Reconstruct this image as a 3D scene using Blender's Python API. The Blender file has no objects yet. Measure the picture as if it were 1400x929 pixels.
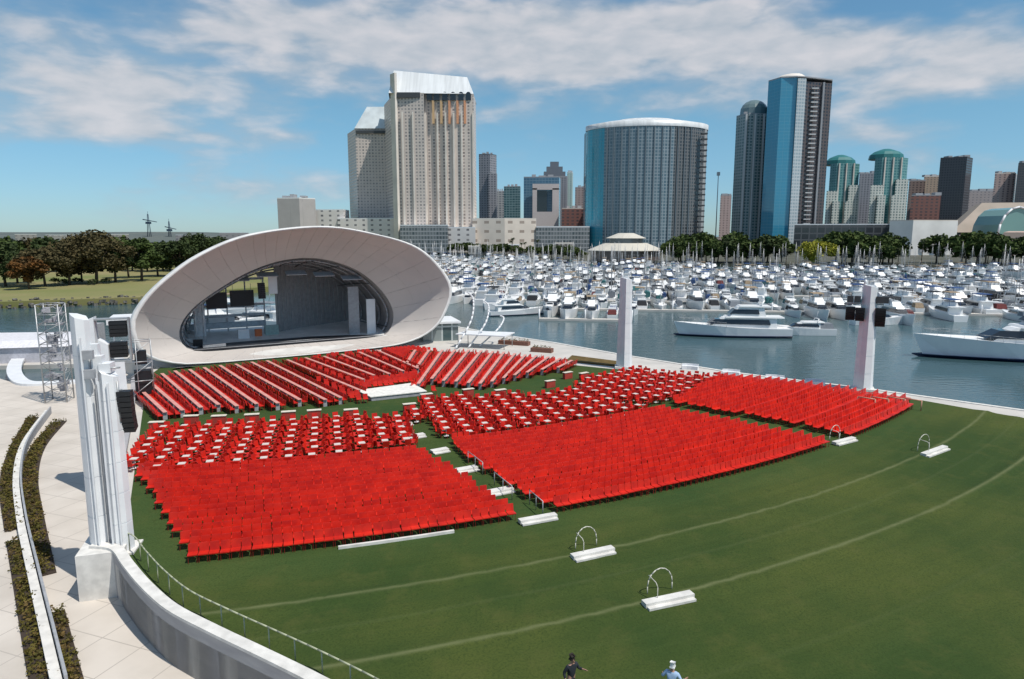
import bpy, math, random
from mathutils import Vector, Matrix
random.seed(7)
SC = bpy.context.scene
COL = SC.collection
rad = math.radians
# ------------------------------------------------------------------ camera, sky, sun, exposure
H = 17.0; F = 933.0; TH = math.atan(144.5/933.0); CT, ST = math.cos(TH), math.sin(TH)
cam = bpy.data.cameras.new('camera'); camo = bpy.data.objects.new('camera', cam); COL.objects.link(camo)
camo.location = (0, 0, H); camo.rotation_euler = (math.pi/2 - TH, 0, 0)
cam.sensor_width = 36; cam.lens = 36*F/1400; cam.clip_start = .5; cam.clip_end = 20000
SC.camera = camo
SUN_EL = rad(61); SUN_H = Vector((0.83, -0.56)).normalized()      # horizontal direction towards the sun
sdir = Vector((SUN_H.x*math.cos(SUN_EL), SUN_H.y*math.cos(SUN_EL), math.sin(SUN_EL)))
sl = bpy.data.lights.new('sun', 'SUN'); sl.energy = 4.2; sl.angle = rad(.5); sl.color = (1, .95, .87)
so = bpy.data.objects.new('sun', sl); COL.objects.link(so); so.location = (0, 0, 100)
so.rotation_euler = sdir.to_track_quat('Z', 'Y').to_euler()
SC.view_settings.view_transform = 'Standard'; SC.view_settings.look = 'None'
SC.view_settings.gamma = 1; SC.view_settings.use_curve_mapping = False
SC.view_settings.exposure = 0.0

def ray(px, py):
    x = (px-700)/F; y = -(py-464.5)/F
    return Vector((x, CT + y*ST, -ST + y*CT))
def G(px, py, z=0.0):
    d = ray(px, py); t = (z-H)/d.z; return (d.x*t, d.y*t)
def PY(px, py, Y):
    d = ray(px, py); t = Y/d.y; return Vector((d.x*t, Y, H + d.z*t))

world = bpy.data.worlds.new('World'); SC.world = world; world.use_nodes = True
def make_world():
    nt = world.node_tree; N = nt.nodes; L = nt.links; N.clear()
    out = N.new('ShaderNodeOutputWorld')
    sky = N.new('ShaderNodeTexSky'); sky.sky_type = 'NISHITA'; sky.sun_disc = False
    sky.sun_elevation = SUN_EL; sky.sun_rotation = math.atan2(SUN_H.x, SUN_H.y)
    sky.altitude = 0; sky.air_density = 1.0; sky.dust_density = .15; sky.ozone_density = 4.0
    hs = N.new('ShaderNodeHueSaturation'); hs.inputs['Saturation'].default_value = 1.1; hs.inputs['Value'].default_value = 1.2
    L.new(sky.outputs[0], hs.inputs['Color'])
    bg = N.new('ShaderNodeBackground'); bg.inputs[1].default_value = .085; tint = N.new('ShaderNodeMix'); tint.data_type = 'RGBA'; tint.blend_type = 'MULTIPLY'; tint.inputs[0].default_value = 1
    L.new(hs.outputs[0], tint.inputs[6]); L.new(tint.outputs[2], bg.inputs[0])
    tc = N.new('ShaderNodeTexCoord'); sp = N.new('ShaderNodeSeparateXYZ'); L.new(tc.outputs['Generated'], sp.inputs[0])
    hmr = N.new('ShaderNodeMapRange'); hmr.interpolation_type = 'SMOOTHSTEP'; L.new(sp.outputs[2], hmr.inputs[0]); hmr.inputs[1].default_value = -.02; hmr.inputs[2].default_value = .20
    tm = N.new('ShaderNodeMix'); tm.data_type = 'RGBA'; L.new(hmr.outputs[0], tm.inputs[0]); tm.inputs[6].default_value = (.56, .80, 1.10, 1); tm.inputs[7].default_value = (.84, 1.10, 1.04, 1); L.new(tm.outputs[2], tint.inputs[7])
    def M(op, a, b=None, c=None):
        n = N.new('ShaderNodeMath'); n.operation = op
        for i, v in enumerate((a, b, c)):
            if v is None: continue
            if isinstance(v, (int, float)): n.inputs[i].default_value = v
            else: L.new(v, n.inputs[i])
        return n.outputs[0]
    az = M('ARCTAN2', sp.outputs[0], sp.outputs[1]); el = M('ARCSINE', sp.outputs[2])
    # cloud banks: centre (azimuth, elevation), half sizes, weight
    def ae(px, py):
        d = ray(px, py).normalized(); return math.atan2(d.x, d.y), math.asin(d.z)
    banks = [(60, 110, 230, 50, .85), (250, 130, 160, 35, .75), (120, 178, 150, 22, .6), (420, 60, 260, 40, .8), (620, 28, 260, 36, .8),
             (830, 85, 150, 30, 1.0), (700, 62, 180, 30, .6), (960, 12, 190, 24, .9), (385, 190, 75, 16, .8), (1290, 85, 190, 42, 1.1),
             (1090, 75, 110, 28, .55), (1190, 182, 110, 14, .5), (400, 262, 210, 20, .42), (720, 150, 140, 18, .4), (60, 35, 120, 22, .45), (1330, 215, 180, 16, .45), (1120,140,300,30,.25), (200,250,300,18,.2)]
    tot = None
    for px, py, w, h, wt in banks + [(520, 110, 380, 50, .15), (1000, 110, 420, 70, .2), (1180, 40, 200, 30, .4), (300, 225, 260, 22, .25), (1250, 250, 200, 24, .3)]:
        a0, e0 = ae(px, py); sw = w/F*math.cos(a0)**2; sh = h/F*math.cos(a0)
        q = M('ADD', M('POWER', M('DIVIDE', M('SUBTRACT', az, a0), sw), 2), M('POWER', M('DIVIDE', M('SUBTRACT', el, e0), sh), 2))
        g = M('MULTIPLY', M('EXPONENT', M('MULTIPLY', q, -.9)), wt)
        tot = g if tot is None else M('ADD', tot, g)
    # banks elsewhere in the sky (overhead and behind), seen in reflections
    elw = M('MULTIPLY', M('GREATER_THAN', M('ADD', el, M('MULTIPLY', M('ABSOLUTE', az), .18)), .42), .5)
    tot = M('ADD', tot, elw)
    cx = N.new('ShaderNodeCombineXYZ'); L.new(M('MULTIPLY', az, 4.6), cx.inputs[0]); L.new(M('MULTIPLY', el, 12), cx.inputs[1])
    def noise(scale, det, rough, dist=0):
        n = N.new('ShaderNodeTexNoise'); n.inputs['Scale'].default_value = scale; n.inputs['Detail'].default_value = det
        n.inputs['Roughness'].default_value = rough; n.inputs['Distortion'].default_value = dist
        L.new(cx.outputs[0], n.inputs['Vector']); return n.outputs['Fac']
    n1 = noise(1.05, 4, .5, .4); n2 = noise(3.6, 5, .5, .2)
    nn = M('ADD', M('MULTIPLY', n1, .7), M('MULTIPLY', n2, .3))
    dens = M('ADD', M('MULTIPLY', tot, .78), M('MULTIPLY', M('SUBTRACT', nn, .5), 2.9))
    mr = N.new('ShaderNodeMapRange'); mr.interpolation_type = 'SMOOTHSTEP'
    L.new(dens, mr.inputs[0]); mr.inputs[1].default_value = .1; mr.inputs[2].default_value = 1.05; mr.inputs[3].default_value = .06; mr.inputs[4].default_value = .9
    hz = N.new('ShaderNodeMapRange'); L.new(sp.outputs[2], hz.inputs[0]); hz.inputs[1].default_value = -.005; hz.inputs[2].default_value = .03
    fac = M('MULTIPLY', mr.outputs[0], hz.outputs[0])
    ramp = N.new('ShaderNodeMix'); ramp.data_type = 'RGBA'
    L.new(M('MULTIPLY', M('ADD', M('SUBTRACT', n2, .42), M('MULTIPLY', M('SUBTRACT', mr.outputs[0], .5), .5)), 2.2), ramp.inputs[0]); ramp.clamp_factor = True
    ramp.inputs[6].default_value = (.46, .53, .60, 1); ramp.inputs[7].default_value = (.74, .73, .76, 1)
    bc = N.new('ShaderNodeBackground'); L.new(ramp.outputs[2], bc.inputs[0]); bc.inputs[1].default_value = .92
    mx = N.new('ShaderNodeMixShader'); L.new(fac, mx.inputs[0]); L.new(bg.outputs[0], mx.inputs[1]); L.new(bc.outputs[0], mx.inputs[2])
    L.new(mx.outputs[0], out.inputs[0])
make_world()

# ------------------------------------------------------------------ materials
MATS = {}
def mat(name, col, rough=.7, metal=0, col2=None, scale=3.0, bump=0, spec=.5, coords='Object', detail=4, stretch=None):
    if name in MATS: return MATS[name]
    m = bpy.data.materials.new(name); MATS[name] = m; m.use_nodes = True
    nt = m.node_tree; b = nt.nodes['Principled BSDF']
    b.inputs['Base Color'].default_value = (*col, 1); b.inputs['Roughness'].default_value = rough; b.inputs['Metallic'].default_value = metal
    b.inputs['Specular IOR Level'].default_value = spec
    if col2 is None: col2 = tuple(c*.8 for c in col)
    tc = nt.nodes.new('ShaderNodeTexCoord'); n = nt.nodes.new('ShaderNodeTexNoise')
    n.inputs['Scale'].default_value = scale; n.inputs['Detail'].default_value = detail
    src = nt.nodes.new('ShaderNodeNewGeometry').outputs['Position'] if coords == 'World' else tc.outputs[coords]
    if stretch:
        mp = nt.nodes.new('ShaderNodeMapping'); mp.inputs['Scale'].default_value = stretch
        nt.links.new(src, mp.inputs[0]); src = mp.outputs[0]
    nt.links.new(src, n.inputs['Vector'])
    cr = nt.nodes.new('ShaderNodeMapRange'); cr.inputs[1].default_value = .35; cr.inputs[2].default_value = .65; nt.links.new(n.outputs['Fac'], cr.inputs[0])
    mx = nt.nodes.new('ShaderNodeMix'); mx.data_type = 'RGBA'; nt.links.new(cr.outputs[0], mx.inputs[0])
    mx.inputs[6].default_value = (*col, 1); mx.inputs[7].default_value = (*col2, 1)
    nt.links.new(mx.outputs[2], b.inputs['Base Color'])
    if bump:
        bp = nt.nodes.new('ShaderNodeBump'); bp.inputs['Strength'].default_value = bump; bp.inputs['Distance'].default_value = .05
        nt.links.new(n.outputs['Fac'], bp.inputs['Height']); nt.links.new(bp.outputs[0], b.inputs['Normal'])
    return m
def facade(name, wall, glass, wu=4, hv=3.3, fu=.6, fv=.55, grough=.15, gmetal=.0, wrough=.8, vary=.5, bandv=None, gspec=.8):
    """windows of wu x hv metres, the glass taking fu x fv of each bay"""
    if name in MATS: return MATS[name]
    m = bpy.data.materials.new(name); MATS[name] = m; m.use_nodes = True
    nt = m.node_tree; N = nt.nodes; L = nt.links; b = N['Principled BSDF']
    uv = N.new('ShaderNodeUVMap'); sp = N.new('ShaderNodeSeparateXYZ'); L.new(uv.outputs[0], sp.inputs[0])
    def M(op, a, c=None):
        n = N.new('ShaderNodeMath'); n.operation = op
        for i, v in enumerate((a, c)):
            if v is None: continue
            if isinstance(v, (int, float)): n.inputs[i].default_value = v
            else: L.new(v, n.inputs[i])
        return n.outputs[0]
    du = M('DIVIDE', sp.outputs[0], wu); dv = M('DIVIDE', sp.outputs[1], hv)
    iu = M('MULTIPLY', M('LESS_THAN', M('FRACT', du), fu), M('LESS_THAN', M('FRACT', dv), fv))
    cb = N.new('ShaderNodeCombineXYZ'); L.new(M('FLOOR', du), cb.inputs[0]); L.new(M('FLOOR', dv), cb.inputs[1])
    wn = N.new('ShaderNodeTexWhiteNoise'); wn.noise_dimensions = '2D'; L.new(cb.outputs[0], wn.inputs['Vector'])
    g = N.new('ShaderNodeMix'); g.data_type = 'RGBA'; L.new(M('MULTIPLY', wn.outputs[0], 1.0), g.inputs[0])
    g.inputs[6].default_value = (*glass, 1); g.inputs[7].default_value = (*[c*(1-vary) + w*vary*.8 for c, w in zip(glass, wall)], 1)
    mx = N.new('ShaderNodeMix'); mx.data_type = 'RGBA'; L.new(iu, mx.inputs[0]); L.new(g.outputs[2], mx.inputs[7])
    ns = N.new('ShaderNodeTexNoise'); ns.inputs['Scale'].default_value = .12; L.new(uv.outputs[0], ns.inputs['Vector'])
    wc = N.new('ShaderNodeMix'); wc.data_type = 'RGBA'; L.new(ns.outputs['Fac'], wc.inputs[0])
    wc.inputs[6].default_value = (*wall, 1); wc.inputs[7].default_value = (*[c*.78 for c in wall], 1)
    L.new(wc.outputs[2], mx.inputs[6])
    L.new(mx.outputs[2], b.inputs['Base Color'])
    r = N.new('ShaderNodeMix'); L.new(iu, r.inputs[0]); r.inputs[2].default_value = wrough; r.inputs[3].default_value = grough; L.new(r.outputs[0], b.inputs['Roughness'])
    L.new(M('MULTIPLY', iu, gmetal), b.inputs['Metallic'])
    b.inputs['Specular IOR Level'].default_value = gspec
    return m
white = mat('white_paint', (.78, .79, .80), .45, col2=(.70, .71, .73), scale=.8)
white2 = mat('white_gelcoat', (.86, .86, .85), .3, col2=(.80, .80, .80), scale=.4)
black = mat('black_plastic', (.012, .013, .016), .5)
darkgrey = mat('dark_grey_metal', (.06, .065, .07), .5)
steel = mat('galvanised_steel', (.45, .46, .47), .45, metal=.5)
greyp = mat('grey_paint', (.36, .37, .39), .6)
concrete = mat('pale_concrete', (.56, .53, .49), .85, col2=(.47, .45, .42), scale=.35, bump=.1)
wallc = mat('grey_concrete', (.42, .41, .41), .85, col2=(.34, .33, .34), scale=1.2, stretch=(.4, .4, 2))
coping_m = mat('white_concrete', (.72, .70, .66), .8, scale=2)
red = mat('red_plastic', (.64, .020, .007), .45, col2=(.44, .010, .005), scale=1.1, coords='World')
redframe = mat('dark_red_metal', (.25, .012, .012), .45)
tabletop = mat('cream_laminate', (.74, .66, .60), .5)
bark = mat('bark', (.10, .075, .055), .9, scale=6)
wglass = mat('dark_window_glass', (.015, .02, .028), .08, spec=.8)
stagef = mat('black_stage_floor', (.018, .02, .026), .6)

# ------------------------------------------------------------------ mesh builder
class MB:
    def __init__(s): s.v = []; s.f = []; s.m = []; s.uv = []; s.smooth = []
    def face(s, idx, m=None, uv=None, sm=False): s.f.append(tuple(idx)); s.m.append(m); s.uv.append(uv); s.smooth.append(sm)
    def box(s, c, size, rz=0, m=None, tilt=0):
        x, y, z = size[0]/2, size[1]/2, size[2]/2; b = len(s.v)
        R = Matrix.Rotation(rz, 3, 'Z') @ Matrix.Rotation(tilt, 3, 'X')
        for i in range(8):
            p = R @ Vector(((-x, x)[i & 1], (-y, y)[(i >> 1) & 1], (-z, z)[(i >> 2) & 1]))
            s.v.append((c[0]+p.x, c[1]+p.y, c[2]+p.z))
        for q in ((0, 2, 3, 1), (4, 5, 7, 6), (0, 1, 5, 4), (2, 6, 7, 3), (0, 4, 6, 2), (1, 3, 7, 5)): s.face([b+i for i in q], m)
        return s
    def prism(s, pts, z0, z1, m=None, top=None, inset=0, caps=True, v0=0):
        """vertical prism with metric UVs; z1 may be a list"""
        n = len(pts); b = len(s.v)
        ar = sum(pts[i][0]*pts[(i+1) % n][1]-pts[(i+1) % n][0]*pts[i][1] for i in range(n))
        if ar < 0: pts = pts[::-1]
        cx = sum(p[0] for p in pts)/n; cy = sum(p[1] for p in pts)/n
        z1s = z1 if isinstance(z1, (list, tuple)) else [z1]*n
        for p in pts: s.v.append((p[0], p[1], z0))
        for p, z in zip(pts, z1s): s.v.append((p[0]+(cx-p[0])*inset, p[1]+(cy-p[1])*inset, z))
        u = 0
        for i in range(n):
            j = (i+1) % n; l = math.hypot(pts[i][0]-pts[j][0], pts[i][1]-pts[j][1])
            s.face((b+i, b+j, b+n+j, b+n+i), m, [(u, z0-v0), (u+l, z0-v0), (u+l, z1s[j]-v0), (u, z1s[i]-v0)]); u += l
        if caps:
            s.face([b+n+i for i in range(n)], top or m); s.face([b+i for i in range(n)][::-1], m)
        return s
    def tube(s, p0, p1, r0, r1=None, n=6, m=None, cap=True):
        r1 = r0 if r1 is None else r1; p0 = Vector(p0); p1 = Vector(p1); d = (p1-p0)
        if d.length < 1e-6: return s
        q = d.to_track_quat('Z', 'Y'); b = len(s.v)
        for p, r in ((p0, r0), (p1, r1)):
            for i in range(n):
                a = 2*math.pi*i/n; s.v.append(tuple(p + q @ Vector((r*math.cos(a), r*math.sin(a), 0))))
        for i in range(n): j = (i+1) % n; s.face((b+i, b+j, b+n+j, b+n+i), m, sm=True)
        if cap: s.face([b+i for i in range(n)][::-1], m); s.face([b+n+i for i in range(n)], m)
        return s
    def path(s, pts, r, n=6, m=None):
        for a, b in zip(pts[:-1], pts[1:]): s.tube(a, b, r, r, n, m)
        return s
    def loft(s, rings, m=None, closed=True, sm=True, flip=False, cap0=False, cap1=False):
        n = len(rings[0]); b = len(s.v)
        for r in rings: s.v.extend([tuple(p) for p in r])
        for k in range(len(rings)-1):
            for i in range(n if closed else n-1):
                j = (i+1) % n; q = (b+k*n+i, b+k*n+j, b+(k+1)*n+j, b+(k+1)*n+i)
                s.face(q[::-1] if flip else q, m, sm=sm)
        if cap0: s.face([b+i for i in range(n)][::-1], m)
        if cap1: s.face([b+(len(rings)-1)*n+i for i in range(n)], m)
        return s
    def strip(s, pts, w, z0, z1, m=None):
        """a bar following pts (x,y), width w, from z0 to z1"""
        P = [Vector((p[0], p[1])) for p in pts]; L = []; R = []
        for i, p in enumerate(P):
            t = (P[min(i+1, len(P)-1)]-P[max(i-1, 0)]).normalized(); nn = Vector((-t.y, t.x))
            L.append(p+nn*w/2); R.append(p-nn*w/2)
        rings = [[(R[i].x, R[i].y, z0), (R[i].x, R[i].y, z1), (L[i].x, L[i].y, z1), (L[i].x, L[i].y, z0)] for i in range(len(P))]
        return s.loft(rings, m, sm=False, cap0=True, cap1=True)
    def add(s, o, mtx=None, m=None):
        b = len(s.v)
        if mtx is None: s.v.extend(o.v)
        else: s.v.extend([tuple(mtx @ Vector(p)) for p in o.v])
        s.f.extend([tuple(b+i for i in f) for f in o.f]); s.m.extend([m or q for q in o.m]); s.uv.extend(o.uv); s.smooth.extend(o.smooth)
        return s
    def mesh(s, name, dm=None, org=None):
        me = bpy.data.meshes.new(name)
        v = s.v if org is None else [(p[0]-org[0], p[1]-org[1], p[2]-org[2]) for p in s.v]
        me.from_pydata(v, [], s.f)
        ms = []; idx = []
        for k in s.m:
            k = k or dm
            if k not in ms: ms.append(k)
            idx.append(ms.index(k))
        for k in ms: me.materials.append(k)
        me.polygons.foreach_set('material_index', idx); me.polygons.foreach_set('use_smooth', s.smooth)
        if any(u for u in s.uv):
            ul = me.uv_layers.new(name='UVMap'); data = []
            for f, u in zip(s.f, s.uv):
                for i in range(len(f)): data.extend(u[i] if u else (0, 0))
            ul.data.foreach_set('uv', data)
        me.update(); return me
    def build(s, name, m, parent=None, org=None):
        """org: the world location of the parent when the verts are in world coordinates"""
        o = bpy.data.objects.new(name, s.mesh(name, m, org)); COL.objects.link(o)
        if parent: o.parent = parent
        return o
def tag(o, label, cat, group=None):
    o['label'] = label; o['category'] = cat
    if group: o['group'] = group
    return o
def thing(name, label, cat, loc=(0, 0, 0), rz=0, group=None):
    o = bpy.data.objects.new(name, None); COL.objects.link(o); o.location = loc; o.rotation_euler = (0, 0, rz); o.empty_display_size = .2
    return tag(o, label, cat, group)
def struct(name, mb, m, kind='structure'):
    o = mb.build(name, m); o['kind'] = kind; return o
def dup(root, loc, rz, label=None, group=None, scale=None):
    r = root.copy(); COL.objects.link(r); r.location = loc; r.rotation_euler = (0, 0, rz)
    if label: r['label'] = label
    if group: r['group'] = group
    if scale: r.scale = (scale,)*3
    for ch in list(root.children):
        c = ch.copy(); COL.objects.link(c); c.parent = r
        for g in ch.children:
            d = g.copy(); COL.objects.link(d); d.parent = c
    return r
def single(mb, name, m, label, cat, loc=(0, 0, 0), group=None):
    o = mb.build(name, m, None, loc); o.location = loc; return tag(o, label, cat, group)
def catmull(pts, n=6):
    P = [Vector(p) for p in pts]; out = []
    for i in range(len(P)-1):
        a, b, c, d = P[max(i-1, 0)], P[i], P[i+1], P[min(i+2, len(P)-1)]
        for k in range(n):
            t = k/n; out.append(.5*((2*b)+(c-a)*t+(2*a-5*b+4*c-d)*t*t+(3*b-a-3*c+d)*t**3))
    out.append(P[-1]); return out
def nth(n): return '%d%s' % (n, 'th' if 10 < n % 100 < 14 else {1: 'st', 2: 'nd', 3: 'rd'}.get(n % 10, 'th'))
def inpoly(x, y, poly):
    r = False; n = len(poly)
    for i in range(n):
        x1, y1 = poly[i]; x2, y2 = poly[(i+1) % n]
        if (y1 > y) != (y2 > y) and x < (x2-x1)*(y-y1)/(y2-y1)+x1: r = not r
    return r

# ------------------------------------------------------------------ the setting
WZ = -3.0        # water level
PZ = -2.0        # lower path level
CC = (-43.36, 145.44)      # common centre of the seating arcs
def polar(r, a): return (CC[0]+r*math.sin(a), CC[1]-r*math.cos(a))

def water_mat():
    m = bpy.data.materials.new('bay_water'); m.use_nodes = True; nt = m.node_tree; N = nt.nodes; L = nt.links; b = N['Principled BSDF']
    b.inputs['Base Color'].default_value = (.035, .075, .085, 1); b.inputs['Roughness'].default_value = .12; b.inputs['IOR'].default_value = 1.33
    tc = N.new('ShaderNodeTexCoord'); mp = N.new('ShaderNodeMapping'); mp.inputs['Scale'].default_value = (.35, .9, 1); L.new(tc.outputs['Object'], mp.inputs[0])
    n = N.new('ShaderNodeTexNoise'); n.inputs['Scale'].default_value = 1.2; n.inputs['Detail'].default_value = 5; L.new(mp.outputs[0], n.inputs[0])
    bp = N.new('ShaderNodeBump'); bp.inputs['Strength'].default_value = .55; bp.inputs['Distance'].default_value = .12; L.new(n.outputs[0], bp.inputs['Height']); L.new(bp.outputs[0], b.inputs['Normal'])
    n2 = N.new('ShaderNodeTexNoise'); n2.inputs['Scale'].default_value = .03; n2.inputs['Detail'].default_value = 3; L.new(tc.outputs['Object'], n2.inputs[0])
    mx = N.new('ShaderNodeMix'); mx.data_type = 'RGBA'; L.new(n2.outputs[0], mx.inputs[0]); mx.inputs[6].default_value = (.035, .080, .095, 1); mx.inputs[7].default_value = (.065, .115, .125, 1)
    L.new(mx.outputs[2], b.inputs['Base Color'])
    return m
w = MB(); w.v = [(-9000, -500, WZ), (9000, -500, WZ), (9000, 9500, WZ), (-9000, 9500, WZ)]; w.face((0, 1, 2, 3))
struct('water', w, water_mat())

# promenade platform under the lawn and the shell
outer = [G(620, 446), G(680, 457), G(760, 469), G(850, 485), G(1000, 509), G(1190, 532), G(1400, 561), G(1700, 603)]
wallbase = [G(px, py, .6) for px, py in ((122, 748), (152, 752), (168, 773), (192, 802), (228, 834), (284, 864), (350, 896), (420, 931), (500, 975))]
wb = catmull([Vector(p) for p in wallbase] + [Vector((-2.0, 19.0)), Vector((2.5, 16.5)), Vector((12, 12))], 5)
wbl = [(p.x, p.y) for p in wb]
back_left = [(-46.5, 86), (-44.5, 78), (-38, 66), (-31.5, 53), (-26, 42), (-23.6, 36.2)]
plat = [(x, y) for x, y in outer] + [(120, -20), (14, -20)] + wbl[::-1] + back_left[::-1] + [(-58, 97), (-56, 112), (-34, 124), (-16, 121)]
o = MB().prism(plat, -4.2, -.06); struct('promenade', o, concrete)
# lawn sheet (polar grid with two low berms), clipped by polygon
lawn_out = [G(470, 482), G(560, 478), G(640, 483), G(700, 488), G(790, 500), G(860, 507), G(1000, 520), G(1240, 544), G(1400, 572), G(1700, 618)]
def offs(pts, d):
    P = [Vector(p) for p in pts]; out = []
    for i, p in enumerate(P):
        t = (P[min(i+1, len(P)-1)]-P[max(i-1, 0)]).normalized(); out.append((p.x+t.y*d*-1, p.y+t.x*d))
    return out
lawn_in = offs(wbl, .75)
lawn_poly = lawn_out + [(100, -18), (16, -18)] + lawn_in[::-1] + [(x+1.2, y+.3) for x, y in back_left[::-1]] + [(-43, 86)]
def lawn_mesh():
    import bmesh
    bm = bmesh.new(); vs = [bm.verts.new((x, y, 0)) for x, y in lawn_poly]; bm.faces.new(vs)
    bmesh.ops.triangulate(bm, faces=bm.faces[:])
    def cut(co, no): bmesh.ops.bisect_plane(bm, geom=bm.verts[:]+bm.edges[:]+bm.faces[:], plane_co=co, plane_no=no)
    for k in range(-25, 101, 3): cut((k*2., 0, 0), (1, 0, 0))
    # ring cuts near berms are approximated by radial grid of subdivided faces
    for k in range(-8, 70, 3): cut((0, k*2., 0), (0, 1, 0))
    for _ in range(3):
        es = [e for e in bm.edges if any(abs(math.hypot(v.co.x-CC[0], v.co.y-CC[1])-R) < 2.2 for v in e.verts for R in (115.9, 120.65, 126.05, 131.5)) or e.calc_length() > 5]
        es = [e for e in es if e.calc_length() > .5]
        if es: bmesh.ops.subdivide_edges(bm, edges=es, cuts=1, use_grid_fill=True)
        bmesh.ops.triangulate(bm, faces=[f for f in bm.faces if len(f.verts) > 3])
    for v in bm.verts:
        r = math.hypot(v.co.x-CC[0], v.co.y-CC[1])
        v.co.z = sum(.13*math.exp(-((r-R)/.45)**2) for R in (120.65, 126.05)) + .05*math.exp(-((r-123.2)/.5)**2)
    me = bpy.data.meshes.new('lawn'); bm.to_mesh(me); bm.free()
    for p in me.polygons: p.use_smooth = True
    return me
def lawn_mat():
    m = bpy.data.materials.new('mown_grass'); m.use_nodes = True; nt = m.node_tree; N = nt.nodes; L = nt.links; b = N['Principled BSDF']
    b.inputs['Roughness'].default_value = .9; b.inputs['Specular IOR Level'].default_value = .15
    tc = N.new('ShaderNodeTexCoord')
    def M(op, a, c=None, d=None):
        n = N.new('ShaderNodeMath'); n.operation = op
        for i, v in enumerate((a, c, d)):
            if v is None: continue
            if isinstance(v, (int, float)): n.inputs[i].default_value = v
            else: L.new(v, n.inputs[i])
        return n.outputs[0]
    def noise(sc, det=4, src=None, rough=.55):
        n = N.new('ShaderNodeTexNoise'); n.inputs['Scale'].default_value = sc; n.inputs['Detail'].default_value = det; n.inputs['Roughness'].default_value = rough
        L.new(src or tc.outputs['Object'], n.inputs[0]); return n.outputs['Fac']
    def mix(f, a, c):
        n = N.new('ShaderNodeMix'); n.data_type = 'RGBA'; n.clamp_factor = True
        if isinstance(f, float): n.inputs[0].default_value = f
        else: L.new(f, n.inputs[0])
        for i, v in ((6, a), (7, c)):
            if isinstance(v, tuple): n.inputs[i].default_value = (*v, 1)
            else: L.new(v, n.inputs[i])
        return n.outputs[2]
    sp = N.new('ShaderNodeSeparateXYZ'); L.new(tc.outputs['Object'], sp.inputs[0])
    dx = M('SUBTRACT', sp.outputs[0], CC[0]); dy = M('SUBTRACT', sp.outputs[1], CC[1])
    r = M('SQRT', M('ADD', M('MULTIPLY', dx, dx), M('MULTIPLY', dy, dy))); an = M('ARCTAN2', dx, M('MULTIPLY', dy, -1))
    base = mix(M('MULTIPLY', M('SUBTRACT', noise(.07, 6, None, .6), .38), 4.2), (.034, .062, .014), (.074, .092, .020))
    # cool greener turf close to the seats (fresh sod)
    fr = N.new('ShaderNodeMapRange'); L.new(M('ADD', r, M('MULTIPLY', noise(.25), 3)), fr.inputs[0]); fr.inputs[1].default_value = 120.0; fr.inputs[2].default_value = 117.0; fr.inputs[3].default_value = 0; fr.inputs[4].default_value = .5
    base = mix(fr.outputs[0], base, (.035, .082, .026))
    # streaks running along the arcs (mower tracks)
    cb = N.new('ShaderNodeCombineXYZ'); L.new(M('MULTIPLY', r, .9), cb.inputs[0]); L.new(M('MULTIPLY', an, 7), cb.inputs[1])
    st = noise(1.4, 4, cb.outputs[0])
    base = mix(M('MULTIPLY', M('SUBTRACT', st, .5), 1.3), base, (.070, .102, .028))
    base = mix(M('MULTIPLY', M('SUBTRACT', .5, st), 1.6), base, (.034, .060, .016))
    # fine blades and thatch
    fn = noise(9, 6, None, .75); base = mix(M('MULTIPLY', M('SUBTRACT', fn, .47), 4.0), base, (.024, .042, .010))
    base = mix(M('MULTIPLY', M('SUBTRACT', noise(.55, 6, None, .7), .52), 3.0), base, (.078, .088, .024))
    base = mix(M('MULTIPLY', M('SUBTRACT', noise(2.3, 5, None, .7), .54), 2.4), base, (.026, .044, .010))
    # worn crest of each berm
    for R, wt in ((120.65, .75), (126.05, .8), (131.5, .08), (123.2, .12)):
        g = M('MULTIPLY', M('EXPONENT', M('MULTIPLY', M('POWER', M('DIVIDE', M('SUBTRACT', r, R), .13), 2), -1)), M('MULTIPLY', M('ADD', noise(.6), .25), wt))
        base = mix(g, base, (.15, .165, .075))
    L.new(base, b.inputs['Base Color'])
    bp = N.new('ShaderNodeBump'); bp.inputs['Strength'].default_value = .5; bp.inputs['Distance'].default_value = .06; L.new(fn, bp.inputs['Height']); L.new(bp.outputs[0], b.inputs['Normal'])
    return m
lm = lawn_mesh(); lm.materials.append(lawn_mat()); lo = bpy.data.objects.new('lawn', lm); COL.objects.link(lo); lo['kind'] = 'structure'

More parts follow.
